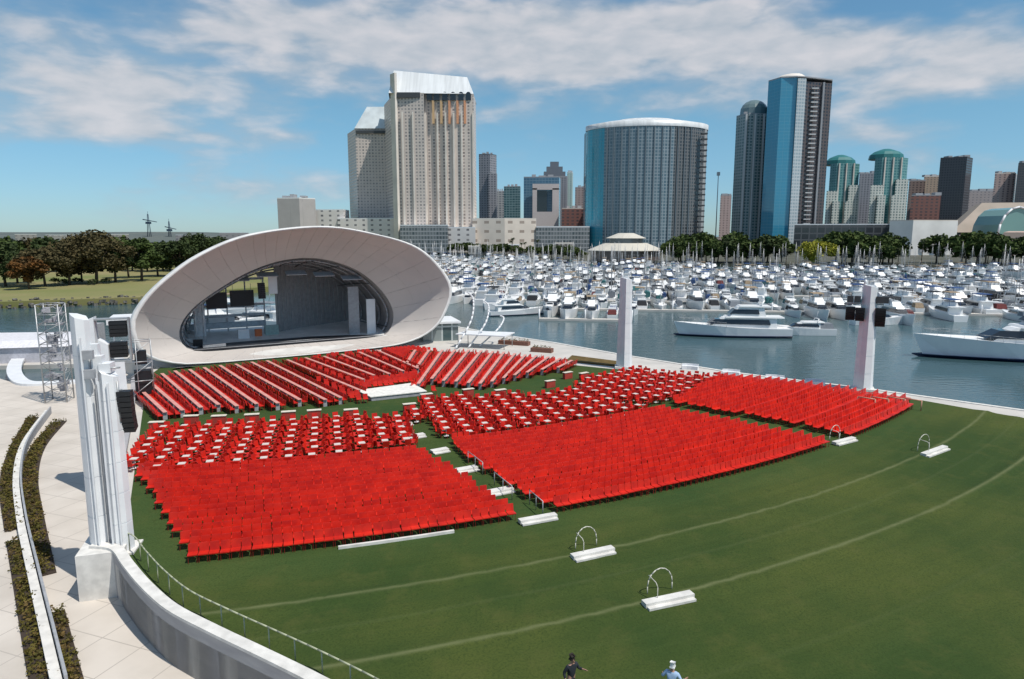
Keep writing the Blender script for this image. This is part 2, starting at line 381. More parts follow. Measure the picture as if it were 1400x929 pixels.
# lower path on the left
path_poly = [G(190, 484, PZ), G(150, 490, PZ), G(108, 521, PZ), G(60, 524, PZ), G(20, 524, PZ), G(-60, 500, PZ), (-140, 80), (-140, -20), (13, -20)] + [(p[0], p[1]) for p in wbl[::-1]] + back_left[::-1]
def path_mat():
    m = mat('path_concrete', (.60, .545, .485), .85, col2=(.50, .45, .395), scale=.3, detail=9, bump=.05)
    nt = m.node_tree; N = nt.nodes; L = nt.links; b = N['Principled BSDF']
    src = b.inputs['Base Color'].links[0].from_socket
    br = N.new('ShaderNodeTexBrick'); br.inputs['Scale'].default_value = .42; br.inputs['Mortar Size'].default_value = .012; br.offset = 0
    tc = N.new('ShaderNodeTexCoord'); mp = N.new('ShaderNodeMapping'); mp.inputs['Rotation'].default_value = (0, 0, .35); L.new(tc.outputs['Object'], mp.inputs[0]); L.new(mp.outputs[0], br.inputs[0])
    br.inputs['Brick Width'].default_value = 1; br.inputs['Row Height'].default_value = 1
    br.inputs['Color1'].default_value = br.inputs['Color2'].default_value = (0, 0, 0, 1); br.inputs['Mortar'].default_value = (1, 1, 1, 1)
    mx = N.new('ShaderNodeMix'); mx.data_type = 'RGBA'; L.new(br.outputs['Color'], mx.inputs[0]); L.new(src, mx.inputs[6]); mx.inputs[7].default_value = (.40, .36, .32, 1)
    L.new(mx.outputs[2], b.inputs['Base Color']); return m
o = MB().prism(path_poly, -4.5, PZ); struct('path', o, path_mat())

# far side of the marina, park, hills
shore = mat('shore_ground', (.10, .095, .075), .95, col2=(.06, .065, .04), scale=.05)
m_ = MB().prism([(-80, 720), (0, 570), (48, 455), (100, 432), (180, 418), (330, 405), (700, 380), (1600, 330), (3500, 1500), (3500, 4500), (-1500, 4500), (-900, 1500), (-260, 860)], -5, -1.2)
struct('harbour_ground', m_, shore)
parkg = mat('dry_park_grass', (.15, .17, .045), .95, col2=(.27, .22, .10), scale=.02, detail=6)
pk = [G(-400, 430, WZ), G(-60, 424, WZ), G(60, 420, WZ), G(140, 417, WZ), G(230, 414, WZ), (-100, 215), (-70, 260), (-62, 420), (-150, 900), (-300, 3400), (-3500, 3400), (-1500, 260)]
struct('park_ground', MB().prism(pk, -4, -1.2), parkg)
rock = mat('riprap_rock', (.16, .15, .13), .95, col2=(.05, .05, .045), scale=1.5, bump=.5)
def riprap(pts, z0, z1, w, seed, name='shore_rocks'):
    R = random.Random(seed); mb = MB(); P = [Vector(p) for p in pts]
    for a, b in zip(P[:-1], P[1:]):
        L = (b-a).length; t = (b-a)/L; nn = Vector((-t.y, t.x)); k = int(L/1.3)
        for i in range(k):
            for j in range(3):
                f = (j+R.random())/3; c = a+t*(i+R.random())*L/k+nn*(f-.5)*w; s = R.uniform(.5, 1.2)
                mb.box((c.x, c.y, z0+(z1-z0)*f), (s, s*R.uniform(.7, 1.2), s*.8), R.random()*3, tilt=R.uniform(-.5, .5))
    o = struct(name, mb, rock, 'stuff'); return o
riprap([p for p in pk[:6]], WZ, -1.0, 5, 3)
hillm = mat('hazed_scrub_hill', (.07, .09, .09), 1, col2=(.12, .135, .12), scale=.004, detail=6)  # scrub tone with the blue-grey of distance haze put into the colour
def ridge(name, az0, az1, Y, base, amp, seed, z0=-4):
    R = random.Random(seed); ph = [R.random()*6 for _ in range(6)]; rows = []
    n = 70
    for k in range(4):
        row = []
        for i in range(n+1):
            px = az0+(az1-az0)*i/n; d = Y*(1+.12*k); x = (px-700)/F*d
            t = i/n; e = (base+amp*sum(math.sin(t*(5+7*j)+ph[j])/(1+j) for j in range(5)))*math.sin(math.pi*min(1, max(0, t*1.0)))**.35
            row.append((x, d, z0 if k in (0, 3) else (e*(.75 if k == 1 else 1))+H*0))
        rows.append(row)
    mb = MB().loft(rows, closed=False); return struct(name, mb, hillm)
ridge('hill', -700, 460, 1450, 15, 3.0, 5); ridge('hill', -500, 420, 3600, 28, 4, 5)
ridge('hill', -900, 250, 6500, 40, 5, 9)

# ------------------------------------------------------------------ band shell
U = Vector((.8614, .5079, 0)); NV = Vector((.5079, -.8614, 0)); A0 = Vector((-42.53, 86.6, 0))
SRO = Vector((A0.x+U.x*16.5, A0.y+U.y*16.5, 0))
def sp3(s, off, z): return A0+U*s+NV*off+Vector((0, 0, z))
outer_pts = [(-5.0, 5.6), (-4.0, 2.2), (-.8, .7), (2.4, .35), (8.3, .25), (15, .25), (21.5, .3), (29.9, .7), (34.6, 2.3), (37.0, 5.0), (37.9, 9.3), (33.2, 14.5), (25.7, 16.9), (18.3, 17.8), (9.3, 16.7), (3.3, 14.3), (-1.2, 11.1), (-3.9, 8.2)]
inner_pts = [(.4, 4.2), (.7, 2.0), (2.8, .9), (9, .8), (18, .85), (27.1, .95), (30.0, 1.5), (31.1, 4.4), (29.5, 7.9), (25.6, 11.4), (20.2, 13.3), (15.0, 13.3), (10.0, 11.8), (5.0, 9.0), (1.9, 6.6)]
def radial(pts, c):
    P = sorted([(math.atan2(z-c[1], s-c[0]), s, z) for s, z in pts]); n = len(P)
    Q = [(a-2*math.pi, s, z) for a, s, z in P[-3:]]+P+[(a+2*math.pi, s, z) for a, s, z in P[:3]]
    def f(a):
        while a < -math.pi: a += 2*math.pi
        while a > math.pi: a -= 2*math.pi
        for i in range(1, len(Q)-2):
            if Q[i][0] <= a <= Q[i+1][0]:
                t = (a-Q[i][0])/(Q[i+1][0]-Q[i][0]); r = []
                for k in (1, 2):
                    p0, p1, p2, p3 = Q[i-1][k], Q[i][k], Q[i+1][k], Q[i+2][k]
                    r.append(.5*(2*p1+(p2-p0)*t+(2*p0-5*p1+4*p2-p3)*t*t+(3*p1-p0-3*p2+p3)*t**3))
                return tuple(r)
    return f
fo = radial(outer_pts, (16.5, 7.5)); fi = radial(inner_pts, (16, 5.5))
NR = 120; ANG = [-math.pi+2*math.pi*i/NR for i in range(NR)]
def ringo(off, k=1.0, dz=0): return [sp3(16.5+(s-16.5)*k, off, max(.02, 7.5+(z-7.5)*k+dz)) for s, z in (fo(a) for a in ANG)]
def ringi(off, k=1.0, ds=0): return [sp3(16+(s-16)*k+ds, off, max(.02, .8+(z-.8)*k)) for s, z in (fi(a) for a in ANG)]
def blend(r0, r1, t): return [a.lerp(b, t) for a, b in zip(r0, r1)]
def bow(r0, r1, t, out):
    r = blend(r0, r1, t); c = sp3(16, 0, 6); 
    return [p+((p-c)-NV*((p-c).dot(NV))).normalized()*out for p in r]
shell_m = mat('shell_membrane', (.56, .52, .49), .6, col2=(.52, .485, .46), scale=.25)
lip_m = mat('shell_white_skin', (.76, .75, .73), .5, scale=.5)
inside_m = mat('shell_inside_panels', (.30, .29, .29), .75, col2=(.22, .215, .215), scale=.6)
shell = thing('band_shell', 'huge white oval open-air concert shell standing at the head of the seating lawn', 'concert shell', tuple(SRO))
R0 = ringo(0); R1 = ringi(-6)
mb = MB(); mb.loft([R0, bow(R0, R1, .2, .25), bow(R0, R1, .4, .4), bow(R0, R1, .6, .4), bow(R0, R1, .8, .25), R1], shell_m, flip=False)
seam = mat('membrane_seam', (.52, .485, .46), .7)
for i in range(0, NR, 3):
    q = [R0[i]]+[bow(R0, R1, t_, o_)[i] for t_, o_ in ((.2, .25), (.4, .4), (.6, .4), (.8, .25))]+[R1[i]]; mb.path([p+NV*.01 for p in q], .022, 4, seam)
for t_, o_ in ((.33, .36), (.66, .37)):
    q = bow(R0, R1, t_, o_); mb.path(q+[q[0]], .018, 4, seam)
mb.build('flared_rim', shell_m, shell, SRO)
mb = MB(); mb.loft([R0, ringo(.12, 1.012), ringo(-.1, 1.025), ringo(-1.2, 1.03), ringo(-3.5, .99), ringo(-7, .92), ringo(-12, .86), ringo(-20, .76)], lip_m, flip=True)
mb.build('outer_skin', lip_m, shell, SRO)
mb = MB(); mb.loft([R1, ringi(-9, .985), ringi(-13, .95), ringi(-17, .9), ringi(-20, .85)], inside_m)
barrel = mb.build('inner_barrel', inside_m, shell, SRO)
for k, (off, kk) in enumerate(((-7.5, .985), (-10.5, .965), (-13.5, .935), (-16.5, .90), (-19.5, .85))):
    pts = [p for p in ringi(off, kk) if p.z > 1.3]
    pts = [p+(sp3(16, off, 5)-p).normalized()*.25 for p in ringi(off, kk)]
    mb = MB().path(pts+[pts[0]], .13, 5); mb.build('rib', greyp, barrel, SRO)
for a in (-.2, .35, .8, 1.2, 1.57, 1.95, 2.4, 2.9):
    def pt(off, k):
        s, z = fi(a); return sp3(16+(s-16)*k, off, .8+(z-.8)*k)+(sp3(16, off, 5)-sp3(s, off, z)).normalized()*.3
    MB().path([pt(-6.6, .985), pt(-10, .965), pt(-14, .93), pt(-19.5, .85)], .08, 5).build('batten', darkgrey, barrel, SRO)
# stage floor
sf = MB().prism([tuple(sp3(1.6, -6.2, 0)[:2]), tuple(sp3(30.4, -6.2, 0)[:2]), tuple(sp3(29.5, -20, 0)[:2]), tuple(sp3(2.5, -20, 0)[:2])], .2, 1.15)
sfo = sf.build('stage_floor', stagef, shell, SRO)
bl = MB().path([sp3(1.5, -6.05, 1.17), sp3(30.5, -6.05, 1.17)], .05); bl.build('stage_edge', greyp, sfo, SRO)
# ribbed acoustic wall at the back, right half
mb = MB()
for i in range(34):
    t = i/33; s = 15.2+12.5*t; off = -15.5-3.2*math.sin(t*math.pi*.55)
    h = 11.0-3.5*t*t; p = sp3(s, off, 1.15+h/2); mb.box(p, (.30, .35 if i % 2 else .2, h), math.atan2(U.y, U.x))
mb.build('acoustic_wall', mat('acoustic_panel', (.30, .30, .305), .8, scale=2), shell, SRO)
# hung ceiling reflectors
for i in range(5):
    p = sp3(9+4*i, -11+.8*i, 10.6+1.2*math.sin((i+.6)/5*math.pi)-.6)
    MB().box(p, (3.0, 1.6, .12), math.atan2(U.y, U.x), tilt=.35).build('reflector', greyp, shell, SRO)
RZ = math.atan2(U.y, U.x)
def stagebox(name, label, cat, s, off, size, z, m, group=None, extra=None):
    p = sp3(s, off, z); o = MB().box((0, 0, size[2]/2), size); 
    ob = o.build(name, m); ob.location = p; ob.rotation_euler = (0, 0, RZ); return tag(ob, label, cat, group)
def screen(s, off, w, h, z, label):
    t = thing('video_screen', label, 'screen', tuple(sp3(s, off, z)), RZ)
    MB().box((0, 0, h/2), (w, .12, h)).build('display_panel', black, t)
    f = MB(); f.box((0, .12, h/2), (w+.25, .1, h+.25)); f.build('frame', darkgrey, t)
    for x in (-w/2+.3, w/2-.3): MB().tube((x, 0, h), (x, 0, h+1.1), .03, n=4).build('hanging_cable', steel, t)
screen(6.3, -14, 2.7, 2.2, 6.0, 'left black screen hung high inside the concert shell')
screen(9.9, -14, 3.2, 2.2, 6.2, 'wider black screen hung beside the other in the concert shell')
def scaffold(s, off, w, h, label, name='lighting_truss', m=white, z=1.17):
    t = thing(name, label, 'truss', tuple(sp3(s, off, z)), RZ); mb = MB(); br = MB()
    for x in (-w/2, w/2):
        for y in (-w/2, w/2): mb.tube((x, y, 0), (x, y, h), .07, n=5)
    k = int(h/1.1)
    for i in range(k+1):
        z_ = h*i/k
        for a, b in (((-w/2, -w/2), (w/2, -w/2)), ((w/2, -w/2), (w/2, w/2)), ((w/2, w/2), (-w/2, w/2)), ((-w/2, w/2), (-w/2, -w/2))):
            br.tube((*a, z_), (*b, z_), .04, n=4)
            if i < k: br.tube((*a, z_), (*b, z_+h/k), .03, n=4)
    mb.build('upright', m, t); br.build('lattice', m, t); return t
scaffold(3.6, -13, 1.1, 6.6, 'white lattice truss tower at the left of the stage')
for s, lab in ((4.2, 'left of the two white side panels standing at the right of the stage'), (0, '')):
    pass
stagebox('side_panel', 'tall pale panel standing at stage right, nearer the ribbed wall', 'panel', 25.7, -9.3, (1.7, .25, 7.6), 1.17, greyp)
stagebox('side_panel', 'pale panel at stage right, closest to the rim of the shell', 'panel', 28.2, -8.4, (1.4, .25, 5.6), 1.17, white)
stagebox('side_panel', 'tall white panel standing behind the lattice truss at stage left', 'panel', 3.9, -15.5, (1.6, .25, 7.2), 1.17, white)
stagebox('hanging_banner', 'white narrow banner hung high at the middle of the shell', 'banner', 14.2, -12.5, (1.3, .12, 3.0), 7.9, white)
t = thing('line_array', 'black curved loudspeaker array hung inside the shell beside white banner', 'loudspeaker', tuple(sp3(12.5, -12.3, 7.4)), RZ)
mb = MB()
for i in range(8): mb.box((0, .05*i*i/8, .3*i), (1.0, .6, .27))
mb.build('speaker_cabinet', black, t); MB().tube((0, 0, 2.3), (0, 0, 4), .03, n=4).build('chain', steel, t)
stagebox('equipment_case', 'white equipment case with dark front on the stage floor', 'case', 9.6, -13.0, (1.6, 1, 1.5), 1.17, white)
stagebox('equipment_case', 'small black flight case at the far left of the stage', 'case', 2.9, -9.5, (1.2, .7, .9), 1.17, black)
stagebox('equipment_case', 'pale teal cabinet on stage in front of the ribbed wall end', 'case', 14.0, -14.2, (2.0, .9, 1.7), 1.17, mat('teal_paint', (.30, .42, .40), .6))
stagebox('equipment_case', 'orange case stacked at mid stage beside the teal cabinet', 'case', 11.9, -13.6, (1.0, .6, 1.3), 1.17, mat('orange_paint', (.6, .15, .05), .6))
stagebox('riser_table', 'long low pale riser lying near the left stage edge', 'riser', 4.8, -7.6, (3.0, .7, .35), 1.17, greyp)
t = thing('backdrop_rig', 'white steel frame with grey shelves open to the bay behind the stage', 'stage rig', tuple(sp3(8.3, -18.6, 1.17)), RZ)
mb = MB()
for x in (-5.6, -2.8, 0, 2.8, 5.6): MB().tube((x, 0, 0), (x, 0, 8.8), .12, n=5).build('post', white, t)
mb = MB()
for z in (1.6, 3.1, 4.7, 8.8): mb.box((0, 0, z), (11.4, .5, .35 if z > 2 else .9))
mb.build('cross_beam', mat('pale_blue_grey', (.50, .55, .60), .5), t)
MB().box((-1.2, .3, 2.4), (4.5, .2, .8)).build('rail_panel', white, t)
# wing buildings beside the shell
t = thing('backstage_canopy', 'flat white roof on posts beside the left end of the shell', 'canopy', (-58, 96, PZ))
p0, p1 = PY(150, 434, 97), PY(206, 434, 99); mb = MB().strip([(p0.x, 97), (p1.x, 99)], 7, p0.z-.75, p0.z); mb.build('roof', white, t, (-58, 96, PZ))
for px in (154, 176, 198):
    q = PY(px, 440, 95.5); MB().tube((q.x, 95.5, PZ), (q.x, 95.5, p0.z-.7), .14).build('post', white, t, (-58, 96, PZ))
q = PY(150, 440, 99); MB().box((q.x-2.5, 99.6, 1.2), (1.2, 2.4, 5.5)).build('stair_block', greyp, t, (-58, 96, PZ))

# ribs and terraces at the right end of the shell
for i, (px0, py0, px1, py1, lab) in enumerate(((622, 478, 640, 400, 'white inclined steel rib nearest the right rim of the shell'), (640, 476, 662, 412, 'second white steel rib right of the shell'), (655, 474, 684, 432, 'shortest white steel rib beside the promenade end'))):
    a = Vector((*G(px0, py0), 0)); b = PY(px1, py1, a.y+4)
    pts = catmull([a, a.lerp(b, .4)+Vector((1.6, 0, .8)), a.lerp(b, .8)+Vector((1.2, 0, .5)), b], 5)
    single(MB().path(pts, .13, 8), 'steel_rib', white, lab, 'steel rib', tuple(a))
t = thing('service_building', 'low glass fronted building with white roof at the right foot of the shell', 'building', (*G(585, 470), 0))
g0 = G(585, 470); fac_g = facade('teal_glass_wall', (.5, .55, .55), (.03, .07, .075), 1.6, 2.4, .85, .9)
MB().prism([(g0[0]-1, g0[1]+2), (g0[0]+4.5, g0[1]+3.5), (g0[0]+2.5, g0[1]+10), (g0[0]-3, g0[1]+9)], -.05, 2.8).build('wall', fac_g, t, (*g0, 0))
MB().prism([(g0[0]-1.5, g0[1]+1.5), (g0[0]+5, g0[1]+3.1), (g0[0]+2.7, g0[1]+10.5), (g0[0]-3.5, g0[1]+9.5)], 2.8, 3.1).build('roof', white, t, (*g0, 0))

# ------------------------------------------------------------------ seating
def chair_parts():
    s = MB(); s.box((0, 0, .445), (.49, .48, .05)); s.box((0, -.215, .42), (.44, .03, .04))
    b = MB(); b.box((0, .235, .68), (.48, .035, .44), tilt=-.16); b.box((0, .27, .895), (.42, .03, .04), tilt=-.16)
    f = MB()
    for x in (-.21, .21):
        f.tube((x, -.2, 0), (x, -.17, .43), .014, n=4, cap=False); f.tube((x, .27, 0), (x, .2, .5), .014, n=4, cap=False); f.tube((x, .2, .5), (x, .275, .88), .014, n=4, cap=False)
    f.box((0, .22, .425), (.42, .025, .025)); f.box((0, -.17, .425), (.42, .025, .025))
    for x in (-.21, .21): f.box((x, .02, .425), (.025, .40, .025))
    return s, b, f
cs, cbk, cf = chair_parts()
allc = MB(); allc.add(cs, m=red); allc.add(cbk, m=red); allc.add(cf, m=redframe)
simple = MB(); simple.box((0, 0, .445), (.49, .48, .05), m=red); simple.box((0, .245, .68), (.48, .035, .46), m=red, tilt=-.16)
for x in (-.2, .2):
    for y in (-.19, .21): simple.box((x, y, .21), (.03, .03, .42), m=redframe)
def W(px): return [G(*p) for p in px]
secA = W([(186, 652), (212, 690), (236, 728), (262, 772), (270, 790), (720, 730), (700, 708), (640, 664), (566, 621), (470, 634), (330, 646)])
secB = W([(614, 608), (652, 640), (716, 681), (760, 703), (780, 722), (1150, 625), (1134, 611), (1020, 588), (905, 566), (862, 573), (740, 596)])
secC = W([(918, 556), (985, 519), (1095, 529), (1240, 550), (1260, 575), (1172, 612), (1158, 601), (1050, 578)])
cafA = W([(180, 646), (182, 608), (206, 590), (300, 584), (400, 580), (548, 574), (570, 616), (470, 631), (330, 643), (200, 656)])
cafB = W([(556, 572), (574, 552), (640, 548), (720, 546), (800, 538), (880, 564), (740, 592), (650, 602), (606, 604)])
cafC = W([(776, 538), (800, 522), (868, 511), (983, 519), (912, 555), (864, 556)])
chairs = []        # (x, y, facing, zone)
def facing(x, y): return math.atan2(CC[1]-y, CC[0]-x)+math.pi/2+math.pi   # local -Y looks to the centre
RJ = random.Random(11)
r = 115.0; row = 0
while r > 60:
    n = int(1.4*r/.53)
    for k in range(n):
        a = -.25+k*.53/r
        x, y = polar(r, a)
        for sec, nm in ((secA, 'A'), (secB, 'B'), (secC, 'C')):
            if inpoly(x, y, sec):
                if nm == 'B' and 0: continue
                chairs.append((x+RJ.uniform(-.02, .02), y+RJ.uniform(-.025, .025), a+RJ.uniform(-.06, .06), nm, row)); break
    r -= 1.15 if row % 6 == 4 else .86; row += 1
# cafe tables: square tops with four chairs
benches = [(262, 583), (300, 583), (345, 581), (395, 577), (430, 575), (480, 574), (583, 552), (640, 545), (684, 546), (776, 521), (798, 522), (752, 533), (560, 566), (215, 592)]
bw = [G(px, py-3) for px, py in benches]
def table_small():
    t = thing('cafe_table', '', 'table'); mb = MB(); mb.box((0, 0, .735), (.50, .50, .035)); mb.build('table_top', tabletop, t)
    f = MB(); f.tube((0, 0, .02), (0, 0, .72), .03); f.box((0, 0, .012), (.42, .42, .024)); f.build('pedestal', white, t); return t
ct = table_small(); first = True
for sec, nm, lab in ((cafA, 'a', 'small square cream cafe table among red chairs on the left of the centre aisle'), (cafB, 'b', 'small square cream cafe table among red chairs just right of the centre aisle'), (cafC, 'c', 'small square cream cafe table among red chairs near the waterside promenade')):
    r = 107.4; kk = 0; rowno = 0
    while r > 55:
        n = int(1.4*r/1.8); cnt = 0
        for k in range(n):
            a = -.25+(k+.5*(kk % 2))*1.8/r; x, y = polar(r, a)
            if inpoly(x, y, sec) and min(math.hypot(x-q[0], y-q[1]) for q in bw) > 1.35:
                x += RJ.uniform(-.12, .12); y += RJ.uniform(-.12, .12); ro = a+RJ.uniform(-.1, .1); rowno += cnt == 0; cnt += 1; la_ = 'square cream cafe table, %s from left in the %s row from the back, %s' % (nth(cnt), nth(rowno), {'a': 'left block', 'b': 'middle block', 'c': 'promenade block'}[nm])
                if first: ct.location = (x, y, .01); ct.rotation_euler = (0, 0, ro); ct['label'] = la_; ct['group'] = 'cafe tables '+nm; first = False
                else: dup(ct, (x, y, .01), ro, la_)['group'] = {'a': 'cafe tables left of the centre aisle', 'b': 'cafe tables right of the centre aisle', 'c': 'cafe tables by the promenade'}[nm]
                for q in range(6):
                    aa = ro+q*math.pi/3; cx_, cy_ = x+math.sin(aa)*.66, y-math.cos(aa)*.66
                    chairs.append((cx_, cy_, aa+math.pi, 'T', -1))
        r -= 1.75; kk += 1
ct['group'] = 'cafe tables left of the centre aisle'
# long banquet tables
longs = {'left': [((199, 548), (227, 575)), ((206, 532), (251, 572)), ((226, 523), (276, 568)), ((244, 519), (300, 564)), ((264, 517), (325, 566)), ((284, 514), (352, 563)), ((306, 511), (381, 562)), ((328, 509), (411, 557)), ((350, 506), (446, 557)), ((371, 504), (467, 554))],
         'middle': [((396, 501), (492, 543)), ((421, 498), (498, 528)), ((446, 496), (512, 522)), ((470, 493), (533, 520)), ((494, 490), (552, 516)), ((518, 487), (572, 512))],
         'right': [((604, 487), (572, 534)), ((621, 487), (590, 527)), ((640, 487), (606, 530)), ((657, 488), (623, 531)), ((673, 489), (640, 533)), ((688, 490), (656, 534)), ((703, 492), (672, 531)), ((717, 494), (688, 526)), ((732, 495), (703, 522)), ((748, 497), (720, 518)), ((764, 499), (740, 514)), ((779, 502), (762, 511)), ((586, 487), (570, 510)),((567, 487), (556, 505))]}
whitecloth = mat('pale_pink_cloth', (.70, .33, .28), .6, scale=1)
tabs = []
for side, segs in longs.items():
    for i, (a, b) in enumerate(segs):
        A = Vector(G(*a)); B = Vector(G(*b)); d = (B-A).normalized(); A -= d*(1.8 if side == 'left' else .8); L = (B-A).length; an = math.atan2(d.y, d.x); tabs.append((A.copy(), B.copy()))
        t = thing('banquet_table', 'long pale banquet table lined with red chairs, %s from the left in the %s block' % (nth(sorted(segs).index((a, b))+1), side), 'table', (A.x, A.y, .01), an, 'banquet tables in the %s block' % side)
        nb = max(1, round(L/2.4)); mb = MB(); lgs = []
        for k in range(nb):
            x0 = L*k/nb; w_ = L/nb-.05; mb.box((x0+w_/2, 0, .745), (w_, .36, .04))
            for xx in (x0+.2, x0+w_-.2): lgs.append(MB().box((xx, 0, .36), (.05, .38, .72)))
        mb.build('table_top', whitecloth, t); [lg.build('leg', greyp, t) for lg in lgs]
        nc = int(L/.55)
        for k in range(nc):
            for sd in (-1, 1):
                off = .44+RJ.uniform(-.05, .08)
                p = A+d*((k+.5)*L/nc)+Vector((-d.y, d.x))*sd*off
                chairs.append((p.x, p.y, an+(0 if sd > 0 else math.pi)+RJ.uniform(-.1, .1), 'L', -1))
# loose chairs filling the wedge round the mixing platform
mid = W([(392, 499), (470, 489), (560, 480), (612, 486), (574, 532), (600, 541), (500, 553), (478, 552)]); plp = W([(480, 540), (504, 553), (592, 543), (566, 527)])
def dseg(p, a, b):
    t_ = max(0, min(1, (p-a).dot(b-a)/(b-a).length_squared)); return (p-a-(b-a)*t_).length
r = 100.0
while r > 40:
    for k in range(int(1.3*r/.62)):
        a = -.3+k*.62/r; x, y = polar(r, a)
        if inpoly(x, y, mid) and not inpoly(x, y, plp) and min(dseg(Vector((x, y)), p, q) for p, q in tabs) > .95: chairs.append((x+RJ.uniform(-.05, .05), y+RJ.uniform(-.05, .05), a, 'M', -1))
    r -= .95
def vis(c): return math.hypot(c[0], c[1])
chairs.sort(key=vis)
print('chairs', len(chairs))
proto = thing('lawn_chair', '', 'chair')
cs.build('seat', red, proto); cbk.build('backrest', red, proto); cf.build('frame', redframe, proto)
def clabel(c):
    if c[3] == 'A': w_ = 'left of the centre aisle'
    elif c[3] in 'BM': w_ = 'right of the centre aisle'
    else: w_ = 'by the waterside promenade'
    k = ['rearmost', 'second', 'third', 'fourth', 'fifth', 'sixth', 'seventh', 'eighth', 'ninth', 'tenth'][min(c[4], 9)] if c[4] >= 0 else 'cafe table'
    return '', 'chairs of the %s row %s' % (k, w_)
from collections import defaultdict
near = chairs[:300]; rowsets = defaultdict(list)
for c in near: rowsets[clabel(c)[1]].append(c)
order = {}
for g_, cl in rowsets.items():
    cl.sort(key=lambda c: c[0]/c[1])
    for k_, c in enumerate(cl): order[c] = (k_+1, len(cl))
for i, c in enumerate(near):
    la, gr = clabel(c); la = 'red chair, %s from the left end of %s' % (nth(order[c][0]), gr[10:])
    if i == 0: proto.location = (c[0], c[1], 0.01); proto.rotation_euler = (0, 0, c[2]); proto['label'] = la; proto['group'] = gr
    else: dup(proto, (c[0], c[1], .01), c[2], la, gr)
mb = MB()
for c in chairs[300:]:
    mb.add(simple, Matrix.Translation((c[0], c[1], .01)) @ Matrix.Rotation(c[2], 4, 'Z'))
o = mb.build('chair_rows', red); o['kind'] = 'stuff'

# white mixing platform
pc = [G(490, 540), G(508, 549), G(582, 541), G(562, 530)]
t = thing('mixing_platform', 'white raised rectangular platform in the middle of the front seating', 'platform', (*pc[0], 0))
MB().prism(pc, .02, .42).build('skirt', greyp, t, (*pc[0], 0))
e = [Vector(p) for p in pc]; cen = sum(e, Vector((0, 0)))/4; MB().prism([tuple(cen+(p-cen)*1.04) for p in e], .42, .5).build('deck', mat('white_deck', (.82, .80, .74), .7), t, (*pc[0], 0))
# picnic-like white benches along the cross aisle
def bench_proto():
    t = thing('serving_counter', '', 'counter'); MB().box((0, 0, .78), (1.3, .5, .05)).build('counter_top', mat('cream_top', (.76, .70, .58), .6), t)
    MB().box((0, 0, .375), (1.2, .4, .75)).build('base', mat('red_panel', (.42, .05, .035), .7), t); return t
bp_ = bench_proto()
for i, (px, py) in enumerate(benches):
    x, y = G(px, py-3); a = math.atan2(x-CC[0], CC[1]-y)
    la = 'cream topped serving counter on the cross aisle, %s from the left' % nth(sorted(benches).index((px, py))+1)
    if i == 0: bp_.location = (x, y, .01); bp_.rotation_euler = (0, 0, a); bp_['label'] = la; bp_['group'] = 'serving counters along the cross aisle'
    else: dup(bp_, (x, y, .01), a, la, 'serving counters along the cross aisle')
# steps with hoop handrails
def hoop(mb, x, y, w, h, rz):
    c, s = math.cos(rz), math.sin(rz); pts = []
    for i in range(9):
        a = math.pi*i/8; u_ = -math.cos(a)*w/2; z = h*.35+math.sin(a)*h*.65
        if i == 0: pts.append((x+u_*c, y+u_*s, 0))
        pts.append((x+u_*c, y+u_*s, z))
    pts.append((x+w/2*c, y+w/2*s, 0)); mb.path(pts, .028, 6)
def step(px0, px1, lab, hoops=True, wid=.42, h=.22):
    A = Vector(G(*px0)); B = Vector(G(*px1)); M_ = (A+B)/2; L = (B-A).length; an = math.atan2((B-A).y, (B-A).x)
    t = thing('terrace_step', lab, 'step', (M_.x, M_.y, 0.0), an)
    mb = MB(); mb.box((0, 0, h/2+.06), (L, wid, h)); mb.box((0, -wid*.75, h/4+.03), (L*.96, wid*.55, h*.5)); mb.build('tread', coping_m, t)
    if hoops:
        for x in (-L*.20,):
            m2 = MB(); pts = [(x, .1, .1), (x, .1, .8), (x, .25, .95), (x, .9, 1.0)]
            m2.path(pts, .022, 6); m2.build('handrail', mat('pale_rail', (.62, .60, .52), .5), t)
        m2 = MB(); hoop(m2, L*.04, .9, L*.52, 1.25, 0); m2.build('handrail', mat('pale_rail', (.62, .60, .52), .5), t)
step((782, 766), (838, 754), 'white concrete step with hoop rails on the upper grass ridge, centre of the lawn')
step((880, 831), (946, 817), 'white concrete step with hoop rails on the lower grass ridge, nearest the camera')
step((1262, 625), (1292, 614), 'small white step with hoop rails far right on the upper grass ridge')
step((710, 717), (760, 708), 'white step closing the lower end of the centre aisle', False)
step((1140, 609), (1167, 602), 'white step closing the lower end of the right aisle', True)
for i, (a, b, w_) in enumerate((((664, 677), (700, 670), 'lowest'), ((624, 646), (652, 641), 'second lowest'), ((590, 620), (612, 616), 'middle'), ((556, 600), (580, 596), 'second highest'), ((540, 584), (562, 580), 'highest'))):
    step(a, b, '%s pale step set in the grass of the centre aisle' % w_, False, .6, .16)
# white low kerb under the last row left
A = [polar(115.75, a) for a in [x*.01 for x in range(27, 39)]]
single(MB().strip([polar(115.46, math.atan2(G(px, 740)[0]-CC[0], CC[1]-G(px, py)[1])) for px, py in ((470, 753), (520, 746), (570, 738), (620, 730))], .16, 0, .16), 'lawn_kerb', coping_m, 'thin white kerb behind the rearmost left row of red chairs', 'kerb', (*G(515, 745), 0))
